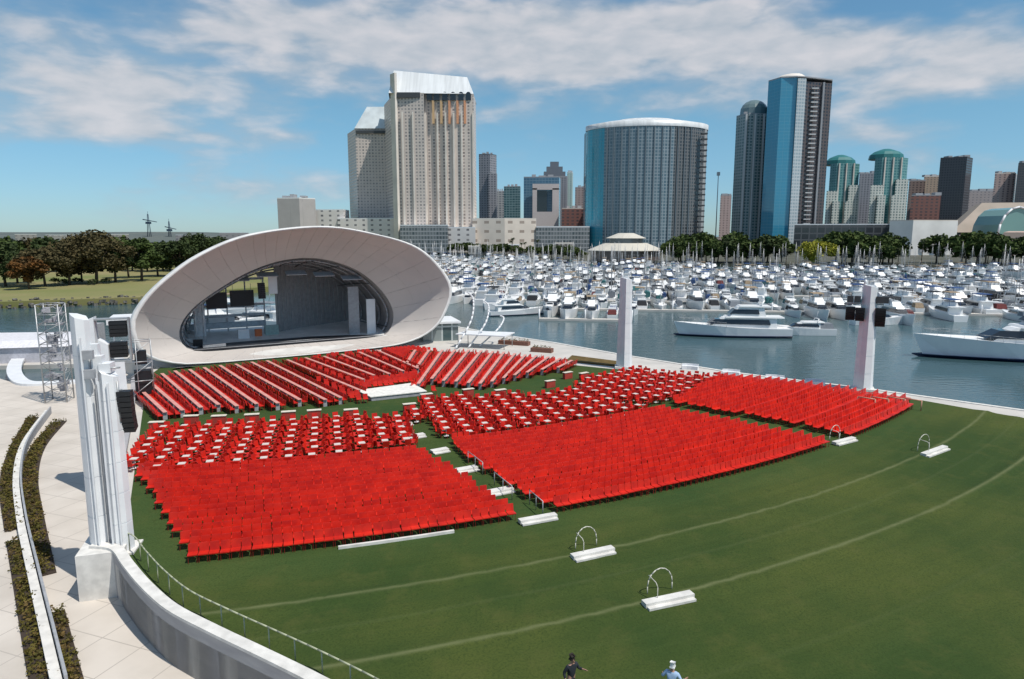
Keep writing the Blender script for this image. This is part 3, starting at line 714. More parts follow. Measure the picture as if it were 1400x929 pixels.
# aisle handrails
rails = MB()
for (a, b, lab) in (((676, 664), (700, 684), 'pale handrail along the lower part of the centre aisle'), ((724, 690), (742, 706), 'short pale handrail at the foot of the centre aisle'), ((640, 634), (660, 650), 'pale handrail halfway up the centre aisle')):
    A = Vector((*G(*a), 0)); B = Vector((*G(*b), 0)); m2 = MB(); up = Vector((0, 0, .95))
    m2.path([A, A+up, B+up, B], .03, 6); m2.tube((A+B)/2, (A+B)/2+up, .025); single(m2, 'handrail', steel, lab, 'handrail', tuple(A))
for i, (px, py, w_) in enumerate(((1172, 556, 'left'), (1190, 556, 'second'), (1212, 556, 'third'), (1234, 558, 'right'))):
    A = Vector((*G(px, py), 0)); a2 = math.atan2(A.x-CC[0], CC[1]-A.y); d = Vector((-math.sin(a2)*-1, -math.cos(a2), 0)); up = Vector((0, 0, 1.0)); B = A+d*1.6
    m2 = MB().path([A, A+up, B+up, B], .06, 6); single(m2, 'handrail', mat('salmon_rail', (.62, .33, .22), .6), '%s of four salmon handrails at the far right corner of the seats' % w_ if i in (0, 3) else '%s salmon handrail from the left at the right corner of seats' % w_, 'handrail', tuple(A))

# ------------------------------------------------------------------ audio towers
def blade(mb, x, y, w, d, h, taper=.85, m=None, capang=.6):
    """tapering box blade with slanted cap"""
    r0 = [(x-w/2, y-d/2, 0), (x+w/2, y-d/2, 0), (x+w/2, y+d/2, 0), (x-w/2, y+d/2, 0)]
    k = taper; r1 = [(x-w/2*k, y-d/2*k, h), (x+w/2*k, y-d/2*k, h-capang), (x+w/2*k, y+d/2*k, h-capang), (x-w/2*k, y+d/2*k, h)]
    b = len(mb.v); mb.v += r0+r1
    for q in ((0, 1, 5, 4), (1, 2, 6, 5), (2, 3, 7, 6), (3, 0, 4, 7), (4, 5, 6, 7), (3, 2, 1, 0)): mb.face([b+i for i in q], m)
def speaker(mb, x, y, z, n=7, w=.75, m=None):
    for i in range(n): mb.box((x, y+.02*i*i*.3, z-.28*i), (w, .55, .255), m=m, tilt=.05*i)
def facet(mb, x, y, w, d, h, taper=.85, edge=.05, slant=.5, m=None):
    base = [(-w/2, -d*.05), (-w*.28, -d*.32), (w*edge, -d/2), (w*.36, -d*.30), (w/2, 0), (w*.1, d/2), (-w*.3, d*.35)]
    rings = []; nseg = 6
    for i in range(nseg+1):
        t_ = i/nseg; k = 1+(taper-1)*t_; z = h*t_
        ring = lambda kk, zz: [(x+a*kk, y+b*kk, zz-(slant*(a/w+.5) if i == nseg else 0)) for a, b in base]
        if 0 < i < nseg: rings += [ring(k, z-.03), ring(k*.96, z-.03), ring(k*.96, z+.02), ring(k, z+.02)]
        else: rings.append(ring(k, z))
    mb.loft(rings, m, sm=False, cap1=True)
# near left tower (a fin, a lower fin, ribs, speakers)
TW = G(154, 752)
t = thing('audio_tower', 'nearest tall white twin-fin tower rising from the retaining wall at left', 'tower', (*TW, 0.0), rad(12))
m1 = MB(); facet(m1, -.52, 0, 1.05, 1.5, 13.0, .84, 0, .4); m1.box((-.30, -.80, 6.0), (.07, .12, 11.6)); m1.build('tall_fin', white, t)
m1 = MB(); facet(m1, .60, -.05, 1.1, 1.5, 10.1, .88, -.1, .5); m1.box((.35, -.80, 4.8), (.07, .12, 9.4)); m1.box((.75, -.74, 4.8), (.07, .12, 9.2)); m1.build('short_fin', white, t)
m1 = MB(); m1.box((.06, .1, 4.6), (.14, .7, 9.2)); m1.build('recess', greyp, t)
m1 = MB(); m1.box((.55, 0, 10.1), (.55, .8, .5)); m1.box((.2, -.1, 10.3), (.5, .5, .9)); m1.box((.05, .1, 11.0), (.35, .4, .7)); m1.build('lamp_housing', white, t)
m1 = MB()
for z in (8.9, 8.3, 7.5, 10.1): m1.tube((.5, -.3, z), (1.25, -.2, z), .05)
m1.tube((1.05, -.25, 7.2), (1.05, -.25, 9.4), .05); m1.build('bracket', steel, t)
m1 = MB(); speaker(m1, 1.28, -.1, 8.7, 8); m1.build('speaker_array', black, t)
for z in (9.9, 10.9): MB().box((-.05, -.68, z), (.5, .3, .45)).build('floodlight', greyp, t)
m1 = MB(); m1.box((0, 0, -.15), (2.6, 1.7, .5)); m1.build('plinth', coping_m, t)
# second left tower, further along the lawn edge
t = thing('audio_tower', 'white tower partly hidden behind the nearest left tower, with black speakers and lantern head', 'tower', (*G(150, 640), 0.0), rad(20))
m1 = MB(); blade(m1, -.4, 0, .8, 1.2, 10.9, .85, capang=-.3); m1.build('tall_fin', white, t)
m1 = MB(); blade(m1, .4, 0, .7, 1.2, 9.6, .85, capang=.4); m1.build('short_fin', white, t)
m1 = MB(); speaker(m1, 1.35, 0, 10.7, 4, 1.1); m1.build('speaker_array', black, t); m1 = MB(); speaker(m1, 1.3, 0, 9.2, 4, 1.05); m1.build('speaker_array', black, t)
m1 = MB(); m1.box((1.0, 0, 11.0), (2.1, .7, .10)); m1.box((2.05, 0, 9.5), (.10, .6, 3.1)); m1.box((1.0, 0, 7.95), (2.1, .7, .10)); m1.build('speaker_frame', steel, t)
# third left tower by the stage with clutter
t = thing('audio_tower', 'white tower beside the left end of the stage with dark cabinets at its foot', 'tower', (*G(176, 548), 0.0), rad(30))
m1 = MB(); blade(m1, -.5, 0, 1.0, 1.2, 5.2, .85); m1.build('short_fin', white, t)
m1 = MB(); m1.box((1.5, .4, 1.5), (1.6, 1.2, 3.0)); m1.box((1.4, .2, 4.4), (1.1, .9, 1.4)); m1.build('speaker_cabinet', black, t)
m1 = MB()
for x in (-.2, 1.0, 2.4):
    m1.tube((x, -.4, 0), (x, -.4, 6.2), .05); m1.tube((x, .9, 0), (x, .9, 6.2), .05)
for z in (2, 4, 6.1): m1.tube((-.2, -.4, z), (2.4, -.4, z), .05); m1.tube((-.2, .9, z), (2.4, .9, z), .05); m1.tube((-.2, -.4, z-2), (2.4, -.4, z), .04)
m1.build('scaffold', steel, t)
# truss mast left of the towers, standing on the lower level
tx = PY(82, 545, 70); gx = G(82, 548, PZ)
tr = scaffold(0, 0, 2.2, 11.2, 'grey lattice mast packed with lighting gear left of the white towers', 'lighting_mast', steel, PZ); tr.location = (gx[0], gx[1], PZ); tr.rotation_euler = (0, 0, .25); tr['category'] = 'mast'
m1 = MB(); RR = random.Random(4)
for i in range(26):
    m1.box((RR.uniform(-.8, .8), RR.uniform(-.8, .8), RR.uniform(1.5, 10.8)), (RR.uniform(.3, .9), RR.uniform(.3, .7), RR.uniform(.25, .7)), RR.random()*3)
m1.build('lighting_gear', mat('grey_gear', (.20, .20, .23), .6, col2=(.42, .42, .45), scale=2), tr)
# right towers
def right_tower(px, py, lab, speakers, rz, h=11.6):
    x, y = G(px, py); t = thing('audio_tower', lab, 'tower', (x, y, 0.0), rz)
    m1 = MB(); facet(m1, 0, 0, 2.0, 2.0, h, .74, .0, .3); m1.build('column', white, t)
    m1 = MB(); m1.tube((-.5, 0, h), (-.5, 0, h+.5), .2, .12); m1.box((0, 0, h-.2), (.9, .5, .3)); m1.build('lamp_housing', white, t)
    m1 = MB(); m1.box((0, 0, .12), (2.3, 1.9, .24)); m1.build('plinth', coping_m, t)
    if speakers:
        
        for ax, ay, n_, w_ in ((-1.8, -.2, 5, .9), (-.9, -.8, 5, .85), (1.1, -.45, 7, 1.0)): m1 = MB(); speaker(m1, ax, ay, 9.0, n_, w_); m1.build('speaker_array', black, t)
        m1 = MB(); m1.box((.35, 0, 9.6), (.6, .6, 3.2)); m1.box((.2, 0, 10.6), (1.2, .5, .4)); m1.box((-.4, 0, 9.5), (3.6, .25, .18)); m1.build('lantern', mat('pale_lantern', (.62, .66, .70), .4), t)
        for xx in (-1.9, -1.2, .9, 1.5): MB().box((xx, -.3, 10.0), (.6, .5, .7)).build('floodlight', darkgrey, t)
    return t
right_tower(853, 503, 'plain white tapering column at the waterside edge, left of the pair', False, rad(-8))
right_tower(1179, 533, 'white tower with black speakers and lantern head at the waterside edge', True, rad(-22))

# ------------------------------------------------------------------ retaining wall, railing, planting on the left
t = thing('retaining_wall', 'curved grey concrete retaining wall with white coping beside the lower path', 'wall', (*wbl[3], PZ))
wmid = offs(wbl, .22)
MB().strip(wmid, .44, -3, .52).build('wall_face', wallc, t, (*wbl[3], PZ)); MB().strip(wmid, .52, .52, .66).build('coping', coping_m, t, (*wbl[3], PZ))
mb = MB().box((wbl[0][0]+.5, wbl[0][1]+.6, -.95), (2.2, 2.6, 2.94), .3); mb.build('pier', coping_m, t, (*wbl[3], PZ))
single(MB().strip([(x+.3, y) for x, y in [wbl[0]]+back_left[::-1]], .45, -3, .3), 'retaining_wall', wallc, 'low wall along the lawn edge hidden behind the left towers', 'wall', (-30, 50, 0))
rl = offs(wbl, 1.05)[1:]
t = thing('railing', 'thin pale metal railing along the curved edge of the lawn', 'railing', (*rl[0], 0))
import itertools
acc = 0; posts = [rl[0]]
for a, b in zip(rl[:-1], rl[1:]):
    L = math.hypot(b[0]-a[0], b[1]-a[1]); 
    while acc+L >= 1.55:
        f_ = (1.55-acc)/L; a = (a[0]+(b[0]-a[0])*f_, a[1]+(b[1]-a[1])*f_); posts.append(a); L = math.hypot(b[0]-a[0], b[1]-a[1]); acc = 0
    acc += L
railm = mat('pale_olive_rail', (.42, .44, .30), .5)
for p in posts: MB().tube((*p, 0), (*p, 1.05), .028).build('post', railm, t, (*rl[0], 0))
mb = MB(); mb.path([(x, y, 1.07) for x, y in rl], .035)
mb.build('top_rail', railm, t, (*rl[0], 0))

def leafmat(name, a, b, c=None): 
    m = mat(name, a, .85, col2=b, scale=.9, coords='Object', detail=3, spec=.2); return m
def leaves(mb, c, r, n, size, R, flat=1.0, m=None):
    for _ in range(n):
        v = Vector((R.gauss(0, 1), R.gauss(0, 1), R.gauss(0, 1))).normalized()*(R.random()**.45); p = Vector(c)+Vector((v.x*r, v.y*r, v.z*r*flat))
        q = Vector((R.gauss(0, 1), R.gauss(0, 1), R.gauss(0, 1)+.6)).normalized().to_track_quat('Z', 'Y'); s = size*R.uniform(.6, 1.3); b = len(mb.v)
        for x, y in ((-1, -.6), (1, -.5), (.7, .6), (-.6, .7)): mb.v.append(tuple(p+q @ Vector((x*s/2, y*s/2, 0))))
        mb.face((b, b+1, b+2, b+3), m)
shr = [leafmat('olive_shrub', (.13, .105, .022), (.07, .065, .016)), leafmat('brown_shrub', (.15, .10, .035), (.09, .065, .02))]
def planting(pts, w, label, seed):
    R = random.Random(seed); P = catmull([Vector(G(px, py, PZ)) for px, py in pts], 5); org = (P[0].x, P[0].y, PZ)
    t = thing('planting_bed', label, 'planting', org)
    soil = MB().strip([(p.x, p.y) for p in P], w, PZ-.02, PZ+.06); soil.build('soil', mat('dark_soil', (.05, .035, .025), 1), t, org)
    mb = MB()
    for a, b in zip(P[:-1], P[1:]):
        L = (b-a).length; n = max(1, int(L/.45)); d = (b-a)/L; nn = Vector((-d.y, d.x))
        for i in range(n):
            for s in (-.26, 0, .26):
                if R.random() < .12: continue
                c = a+d*(i+R.random())*L/n+nn*(s*w+R.uniform(-.1, .1)); leaves(mb, (c.x, c.y, PZ+.25), R.uniform(.20, .32), 26, .13, R, 1.0, shr[R.random() < .3])
    mb.build('foliage', shr[0], t, org)
planting([(45, 572), (22, 615), (11, 660), (18, 712), (21, 725)], 1.1, 'outer shrub bed beyond the gap, along the curved path', 1)
planting([(20, 742), (33, 810), (46, 880), (60, 950)], .85, 'olive shrub bed running along the far left of the path toward the camera', 2)
planting([(82, 577), (52, 612), (40, 655), (46, 710), (60, 788)], 1.2, 'inner curved shrub bed with a rounded end on the path', 3)
planting([(76, 838), (86, 880), (104, 950)], .8, 'short inner shrub bed nearest the camera on the lower path', 4)
P = catmull([Vector(G(px, py, PZ)) for px, py in ((65, 566), (34, 610), (23, 655), (28, 715), (46, 800), (62, 870), (80, 950))], 6); pl = [(p.x, p.y) for p in P]
t = thing('bench_wall', 'long low curved concrete bench with a steel rail between the shrub beds', 'bench', (*pl[0], PZ))
MB().strip(pl, .42, PZ, PZ+.42).build('seat_wall', coping_m, t, (*pl[0], PZ))
MB().strip(offs(pl, .32), .12, PZ, PZ+.75).build('back_rail', greyp, t, (*pl[0], PZ))
# curved white walkway over the inlet, marquee
P = catmull([Vector(G(px, py, -1.7)) for px, py in ((112, 520), (62, 523), (30, 521), (19, 504), (30, 484), (52, 470), (74, 463), (120, 462))], 6)
t = thing('curved_walkway', 'white curved walkway looping around the inlet at far left', 'walkway', (P[0].x, P[0].y, WZ))
MB().strip([(p.x, p.y) for p in P], 1.7, -2.1, -1.7).build('deck', white, t, (P[0].x, P[0].y, WZ))
mb = MB()
for p in P[::4]: MB().tube((p.x, p.y, WZ-.5), (p.x, p.y, -2.05), .2).build('pile', coping_m, t, (P[0].x, P[0].y, WZ))
mq = [(-93, 112), (-70, 114.5), (-68, 103), (-91, 98)]
t = thing('marquee', 'white flat roofed marquee on the pier at the far left edge', 'tent', (-80, 105, WZ))
MB().prism([(x+(-80-x)*.06, y+(107-y)*.06) for x, y in mq], -2.4, 0).build('wall', mat('lilac_canvas', (.5, .5, .55), .7), t, (-80, 105, WZ))
MB().prism(mq, 0, .9, inset=.25).build('roof', mat('white_canvas', (.74, .73, .76), .6), t, (-80, 105, WZ))
MB().prism([(-110, 96), (-110, 116), (-67, 118), (-66, 101)], WZ-.6, -2.4).build('pier_deck', concrete, t, (-80, 105, WZ))
# promenade furniture on the water side
for i, (px, py, lab) in enumerate(((944, 505, 'first'), (1000, 513, 'second'), (1060, 521, 'third'), (1115, 527, 'fourth'))):
    x, y = G(px, py); a = math.atan2(x-CC[0], CC[1]-y); t = thing('shade_bench', '%s white curved bench from the left on the waterside promenade' % lab, 'bench', (x, y, -.06), rad(-22))
    pts = [(-1.1, 0), (-.5, .18), (.15, .2), (.95, .05)]
    MB().strip(pts, .55, .0, .45).build('seat', white, t); MB().strip([(a_, b_+.3) for a_, b_ in pts], .08, .45, .7).build('backrest', white, t)
for i, (px, py, w_, lab) in enumerate(((703, 471, 5.0, 'long brown planter box on the promenade beside the shell'), (741, 481, 3.2, 'shorter brown planter box on the promenade near the plain tower'))):
    x, y = G(px, py); t = thing('planter_box', lab, 'planter', (x, y, -.06), rad(-22)); MB().box((0, 0, .3), (w_, 1.1, .6)).build('box', mat('rust_steel', (.22, .10, .07), .8), t)
    mb = MB(); R = random.Random(i)
    for k in range(int(w_*2)): leaves(mb, (-w_/2+.3+k*.5, 0, .7), .35, 20, .16, R)
    mb.build('foliage', shr[0], t)
mb = MB().prism([G(774, 494), G(850, 502), G(852, 496), G(782, 487)], -.05, .12); single(mb, 'planting_bed', shr[1], 'flat brown planting bed at the foot of the plain tower', 'planting', (*G(774, 494), 0))
seaw = MB().strip([(x, y) for x, y in outer], .5, -3.6, .02); single(seaw, 'sea_wall', coping_m, 'white sea wall edging the promenade along the water', 'sea wall', (*outer[0], 0))
t = thing('shade_sail', 'low white canopy on the promenade beside the shell', 'canopy', (*G(668, 474), -.06)); x, y = G(668, 474)
MB().prism([(x-5, y-.5), (x+2.5, y-3), (x+4, y+1), (x-3.5, y+3)], 1.9, 2.05).build('fabric', white, t, (x, y, -.06))
mb = MB()
for dx, dy in ((-4.6, -.4), (2.4, -2.7), (3.6, .8), (-3.3, 2.6)): MB().tube((x+dx, y+dy, -.06), (x+dx, y+dy, 1.9), .06).build('post', steel, t, (x, y, -.06))

# ------------------------------------------------------------------ people
def skinned(name, verts, edges, radii, m, parent, root=0, sub=2):
    me = bpy.data.meshes.new(name); me.from_pydata(verts, edges, []); me.materials.append(m); o = bpy.data.objects.new(name, me); COL.objects.link(o); o.parent = parent
    md = o.modifiers.new('skin', 'SKIN'); md.use_smooth_shade = True
    sv = me.skin_vertices[0].data
    for i, r in enumerate(radii): sv[i].radius = r if isinstance(r, tuple) else (r, r); sv[i].use_root = (i == root)
    s = o.modifiers.new('sub', 'SUBSURF'); s.levels = sub; s.render_levels = sub; return o
def person(loc, rz, label, shirt, trousers, hair, lh, rh, lleg, rleg, lean=.05, hat=None):
    t = thing('person', label, 'person', loc, rz)
    skin = mat('skin', (.42, .24, .17), .6)
    V = [(0, 0, .96), (0, lean*.4, 1.16), (0, lean, 1.36), (0, lean*1.2, 1.47), (0, lean*1.3, 1.53), (0, lean*1.3-.02, 1.63), (0, lean*1.3, 1.72)]
    E_ = [(i, i+1) for i in range(6)]; Rr = [(.15, .11), (.135, .10), (.165, .105), (.07, .065), (.055, .055), (.082, .098), (.06, .075)]
    idx = {}
    def add(p, r, parent): V.append(p); Rr.append(r); E_.append((parent, len(V)-1)); return len(V)-1
    for s, (el, wr) in ((-1, lh), (1, rh)):
        a = add((s*.19, lean, 1.40), .06, 2); b = add(el, .043, a); c = add(wr, .028, b)
        d = (Vector(wr)-Vector(el)).normalized(); sd = d.cross(Vector((0, 1, .01))).normalized()
        palm = add(tuple(Vector(wr)+d*.06), .034, c)
        for k, o_ in enumerate((-.03, -.01, .012, .03)):
            f1 = add(tuple(Vector(wr)+d*.11+sd*o_), .0095, palm); add(tuple(Vector(wr)+d*(.155+.01*(k in (1, 2)))+sd*o_+Vector((0, -.012, 0))), .008, f1)
        th = add(tuple(Vector(wr)+d*.07+sd*-.05), .011, palm)
    for s, (kn, an) in ((-1, lleg), (1, rleg)):
        h_ = add((s*.10, 0, .90), .10, 0); a = add(kn, .062, h_); b = add(an, .042, a); add((an[0], an[1]-.15, .04), .038, b)
    skinned('body', V, E_, Rr, skin, t)
    # clothes: own surfaces a little wider than the body
    V2 = [(0, 0, .88), V[1], V[2], (0, lean*1.2, 1.44)]; E2 = [(0, 1), (1, 2), (2, 3)]; R2 = [(.19, .15), (.155, .122), (.185, .125), (.085, .08)]
    for s, (el, wr) in ((-1, lh), (1, rh)):
        V2.append((s*.20, lean, 1.405)); R2.append(.078); E2.append((2, len(V2)-1)); V2.append(el); R2.append(.060); E2.append((len(V2)-2, len(V2)-1))
        V2.append(tuple(Vector(el).lerp(Vector(wr), .75))); R2.append(.045); E2.append((len(V2)-2, len(V2)-1))
    skinned('shirt', V2, E2, R2, shirt, t)
    V3 = [(0, 0, 1.02), (0, 0, .93)]; E3 = [(0, 1)]; R3 = [(.165, .125), (.165, .13)]
    for s, (kn, an) in ((-1, lleg), (1, rleg)):
        V3.append((s*.10, 0, .86)); R3.append(.115); E3.append((1, len(V3)-1)); V3.append(kn); R3.append(.078); E3.append((len(V3)-2, len(V3)-1)); V3.append((an[0], an[1], an[2]+.03)); R3.append(.062); E3.append((len(V3)-2, len(V3)-1))
    skinned('trousers', V3, E3, R3, trousers, t)
    y = lean*1.3
    skinned('hat' if hat else 'hair', [(0, y+.015, 1.66), (0, y+.02, 1.72), (0, y+.01, 1.765)], [(0, 1), (1, 2)], [(.088, .095), (.09, .10), (.05, .055)], hat or hair, t, 1)
    for s, (kn, an) in ((-1, lleg), (1, rleg)):
        skinned('shoe', [(an[0], an[1]+.05, .05), (an[0], an[1]-.08, .045), (an[0], an[1]-.17, .035)], [(0, 1), (1, 2)], [(.05, .05), (.05, .045), (.04, .032)], black, t, 1)
    hd = t.children[0]
    for s in (-.03, .03): MB().box((s, y-.105, 1.645), (.022, .012, .012)).build('eye', black, hd)
    MB().box((0, y-.125, 1.615), (.022, .035, .04)).build('nose', skin, hd); MB().box((0, y-.112, 1.575), (.045, .012, .01)).build('mouth', redframe, hd)
    return t
dk = mat('dark_cloth', (.018, .022, .03), .9); dk2 = mat('charcoal_cloth', (.03, .03, .035), .9); hr = mat('dark_hair', (.02, .014, .01), .8)
def ploc(px, py, ztop=1.78):
    d = ray(px, py); tt = (ztop-H)/d.z; return (d.x*tt, d.y*tt, .0)
person(ploc(781, 896), rad(35), 'person in dark clothes walking across the lawn with one arm forward', dk, dk2, hr,
       ((-.30, .04, 1.16), (-.33, -.10, .94)), ((.32, -.06, 1.18), (.36, -.32, 1.24)), ((-.10, -.18, .50), (-.10, -.06, .09)), ((.10, .06, .49), (.10, .34, .12)), lean=-.04)
pb = mat('pale_blue_cloth', (.38, .52, .72), .8)
person(ploc(919, 908), rad(150), 'person in pale blue shirt and white cap at the bottom edge of the lawn', pb, dk2, hr,
       ((-.34, -.05, 1.18), (-.42, -.28, 1.16)), ((.34, -.02, 1.20), (.40, -.25, 1.12)), ((-.10, -.10, .50), (-.10, 0, .09)), ((.10, .02, .49), (.10, .15, .09)), lean=-.06, hat=mat('white_cloth', (.8, .8, .8), .8))

# ------------------------------------------------------------------ boats
canv = [mat('blue_canvas', (.03, .08, .22), .8), mat('tan_canvas', (.35, .26, .17), .8), mat('black_canvas', (.02, .022, .028), .8), mat('grey_canvas', (.22, .24, .27), .8), mat('teal_canvas', (.04, .16, .17), .8), mat('maroon_canvas', (.16, .03, .03), .8)]
hullnavy = mat('navy_hull', (.02, .035, .09), .3)
teak = mat('teak_deck', (.35, .24, .15), .7)
def hull(L, B, fb=1.3, sheer=.5, m=white2, transom=.8):
    """bow at +X, waterline z=0"""
    mb = MB(); rings = []; n = 11
    for i in range(n):
        t = i/(n-1); x = -L/2+L*t; w = B/2*(transom+(1-transom)*min(1, t*3)) if t < .45 else B/2*math.cos((t-.45)/.55*math.pi/2)**.7
        w = max(w, .04); z = fb+sheer*t*t; wl = w*(.88 if t < .6 else .88*(1-(t-.6)*1.1)); wl = max(wl, .03)
        xo = x+(.06*L*(t**6)); 
        rings.append([(x, 0, -.5), (x, wl*.7, -.35), (x, wl, .05), (xo, w, z), (xo, w*.9, z+.02), (xo, w*.88, z-.15), (xo, 0, z-.12), (xo, -w*.88, z-.15), (xo, -w*.9, z+.02), (xo, -w, z), (x, -wl, .05), (x, -wl*.7, -.35)])
    mb.loft(rings, m, sm=False, cap0=True, cap1=True); return mb
def wedge(mb, x0, x1, w0, w1, z0, z1, rake0, rake1, m=None, tw=.82):
    """tapered deckhouse x0 (stern) to x1 (bow)"""
    a = [(x0, -w0/2, z0), (x1, -w1/2, z0), (x1, w1/2, z0), (x0, w0/2, z0)]
    b = [(x0+rake0, -w0/2*tw, z1), (x1-rake1, -w1/2*tw, z1), (x1-rake1, w1/2*tw, z1), (x0+rake0, w0/2*tw, z1)]
    i = len(mb.v); mb.v += a+b
    for q in ((0, 1, 5, 4), (1, 2, 6, 5), (2, 3, 7, 6), (3, 0, 4, 7), (4, 5, 6, 7), (3, 2, 1, 0)): mb.face([i+k for k in q], m)
def boat_spec(kind, L, cv, hm=white2):
    """returns list of (part name, MB, material)"""
    B = L*.29 if kind != 'sail' else L*.27
    P_ = []
    if kind == 'sail':
        P_.append(('hull', hull(L, B, 1.0, .35, hm, .6), hm))
        c = MB(); wedge(c, -L*.15, L*.22, B*.55, B*.35, .9, 1.5, .1, .6, white2); P_.append(('cabin', c, white2))
        g = MB(); wedge(g, -L*.12, L*.15, B*.56, B*.42, 1.15, 1.33, .1, .2, wglass); P_.append(('cabin_window', g, wglass))
        m_ = MB(); m_.tube((L*.08, 0, 1.2), (L*.08, 0, L*1.22), .09, .07, 6); m_.tube((L*.08, 0, 2.3), (-L*.33, 0, 2.4), .08); m_.tube((L*.08, -B*.3, L*.75), (L*.08, B*.3, L*.75), .03, n=4)
        for q in ((L*.5, 0, 1.5), (-L*.5, 0, 1.1), (L*.06, B*.45, 1.2), (L*.06, -B*.45, 1.2)): m_.tube((L*.08, 0, L*1.2), q, .02, n=3)
        P_.append(('mast', m_, steel))
        s = MB(); s.tube((L*.07, 0, 2.55), (-L*.32, 0, 2.5), .24, .12, 6); s.tube((-L*.46, 0, 2.0), (-L*.18, 0, 2.2), B*.33, B*.3, 5); P_.append(('sail_cover', s, canv[cv]))
    elif kind == 'cruiser':
        P_.append(('hull', hull(L, B, 1.35, .7, hm), hm))
        c = MB(); wedge(c, -L*.28, L*.22, B*.75, B*.45, 1.3, 2.5, .1, L*.14, white2); wedge(c, -L*.30, L*.04, B*.74, B*.66, 2.55, 2.75, .0, .3, white2, .95); P_.append(('cabin', c, white2))
        g = MB(); wedge(g, -L*.22, L*.225, B*.762, B*.46, 1.75, 2.3, .25, L*.075, wglass, .86); P_.append(('cabin_window', g, wglass))
        s = MB(); wedge(s, -L*.46, -L*.24, B*.76, B*.76, 1.35, 2.45, .4, 0, canv[cv]); P_.append(('canvas_cover', s, canv[cv]))
        a = MB(); a.path([(-L*.18, -B*.34, 2.6), (-L*.21, -B*.3, 3.3), (-L*.21, B*.3, 3.3), (-L*.18, B*.34, 2.6)], .09); a.tube((-L*.2, 0, 3.3), (-L*.22, 0, 4.8), .03); P_.append(('radar_arch', a, white2))
    else:  # flybridge yacht
        P_.append(('hull', hull(L, B*.92, 1.7, .9, hm), hm))
        c = MB(); wedge(c, -L*.33, L*.22, B*.76, B*.46, 1.6, 3.5, .1, L*.12, white2); wedge(c, -L*.40, L*.06, B*.80, B*.60, 3.5, 3.66, 0, .2, white2, .98)
        wedge(c, -L*.22, L*.03, B*.60, B*.5, 3.66, 4.5, .2, .9, white2); P_.append(('superstructure', c, white2))
        g = MB(); wedge(g, -L*.28, L*.224, B*.772, B*.47, 2.25, 3.1, .2, L*.055, wglass, .89); P_.append(('cabin_window', g, wglass))
        s = MB(); wedge(s, -L*.30, -L*.05, B*.62, B*.58, 5.3, 5.5, 0, .1, canv[cv], .98)
        for x in (-L*.28, -L*.07):
            for y in (-B*.27, B*.27): s.tube((x, y, 3.6), (x, y, 5.3), .05, n=4)
        P_.append(('bimini_top', s, canv[cv]))
        a = MB(); a.path([(L*.1, -B*.34, 2.3), (L*.3, -B*.32, 2.9), (L*.5, 0, 3.4), (L*.3, B*.32, 2.9), (L*.1, B*.34, 2.3)], .03, 4); a.tube((-L*.2, 0, 5.4), (-L*.22, 0, 7.6), .05); P_.append(('bow_rail', a, steel))
    return P_
variants = []
for kind, L in (('cruiser', 10), ('cruiser', 12), ('fly', 15), ('fly', 17), ('sail', 11), ('sail', 13)):
    for cv in ((0, 2, 3) if kind == 'sail' else (0, 1, 2, 3)): variants.append((kind, L, cv))
variants += [('sail', 12, 4), ('cruiser', 11, 5), ('cruiser', 11, 4)]
CN = ['blue', 'tan', 'black', 'grey', 'teal', 'maroon']; KN = {'cruiser': ('motor_cruiser', 'motor cruiser'), 'fly': ('flybridge_yacht', 'flybridge yacht'), 'sail': ('sailing_boat', 'sailing boat')}
protos = {}
def boat(vi, x, y, rz, label, group=None, sc=1):
    kind, L, cv = variants[vi]
    if vi in protos: return dup(protos[vi], (x, y, WZ), rz, label, group, sc)
    t = thing(KN[kind][0], label, 'boat', (x, y, WZ), rz, group); t.scale = (sc,)*3
    last = None
    for nm, mb, m in boat_spec(kind, L, cv):
        o_ = mb.build(nm, m, last if nm == 'cabin_window' else t); last = o_
    protos[vi] = t; return t
# near limit of the mooring field as image columns -> nearest distance
def near_limit(px):
    pts = [(560, 190), (620, 182), (700, 180), (740, 162), (860, 160), (900, 178), (1130, 160), (1200, 165), (1260, 150), (1290, 165), (1500, 150), (1900, 130)]
    for (a, ya), (b, yb) in zip(pts[:-1], pts[1:]):
        if a <= px <= b: return ya+(yb-ya)*(px-a)/(b-a)
    return 175
def shore_y(px):
    pts = [(300, 760), (600, 690), (700, 565), (800, 450), (915, 430), (1100, 415), (1400, 398), (2500, 340)]
    for (a, ya), (b, yb) in zip(pts[:-1], pts[1:]):
        if a <= px <= b: return ya+(yb-ya)*(px-a)/(b-a)
    return 600
RB = random.Random(21); spots = []; docks = []
Y = 160.0; step_ = 22.5
dock_ang = rad(-7)
while Y < 560:
    xs = -.18*Y; segs = []; cur = None; X = xs
    sp_ = 4.7 if Y < 300 else 5.6
    while X < .95*Y:
        yy = Y+(X)*math.tan(dock_ang); px = 700+X/yy*F if yy > 1 else 0
        if X < -.04*Y and Y < 185: X += sp_; continue
        if yy < shore_y(px)-16 and yy > near_limit(px)-4 and (math.sin(X*.021+Y*.9) > -.93):
            for sd in (-1, 1):
                if yy+sd*8 < near_limit(px): continue
                if RB.random() < .95: spots.append((X+RB.uniform(-.5, .5), yy+sd*7.6+RB.uniform(-.8, .8), dock_ang+sd*math.pi/2*(1 if RB.random() < .5 else -1)+RB.uniform(-.06, .06)))
            if cur is None: cur = [X, X]
            cur[1] = X
        elif cur: segs.append(cur); cur = None
        X += sp_+RB.uniform(-.3, .7)
    if cur: segs.append(cur)
    for a, b in segs:
        if b-a > 6: docks.append(((a-3, Y+(a-3)*math.tan(dock_ang)), (b+3, Y+(b+3)*math.tan(dock_ang))))
    Y += step_; step_ = step_*1.035
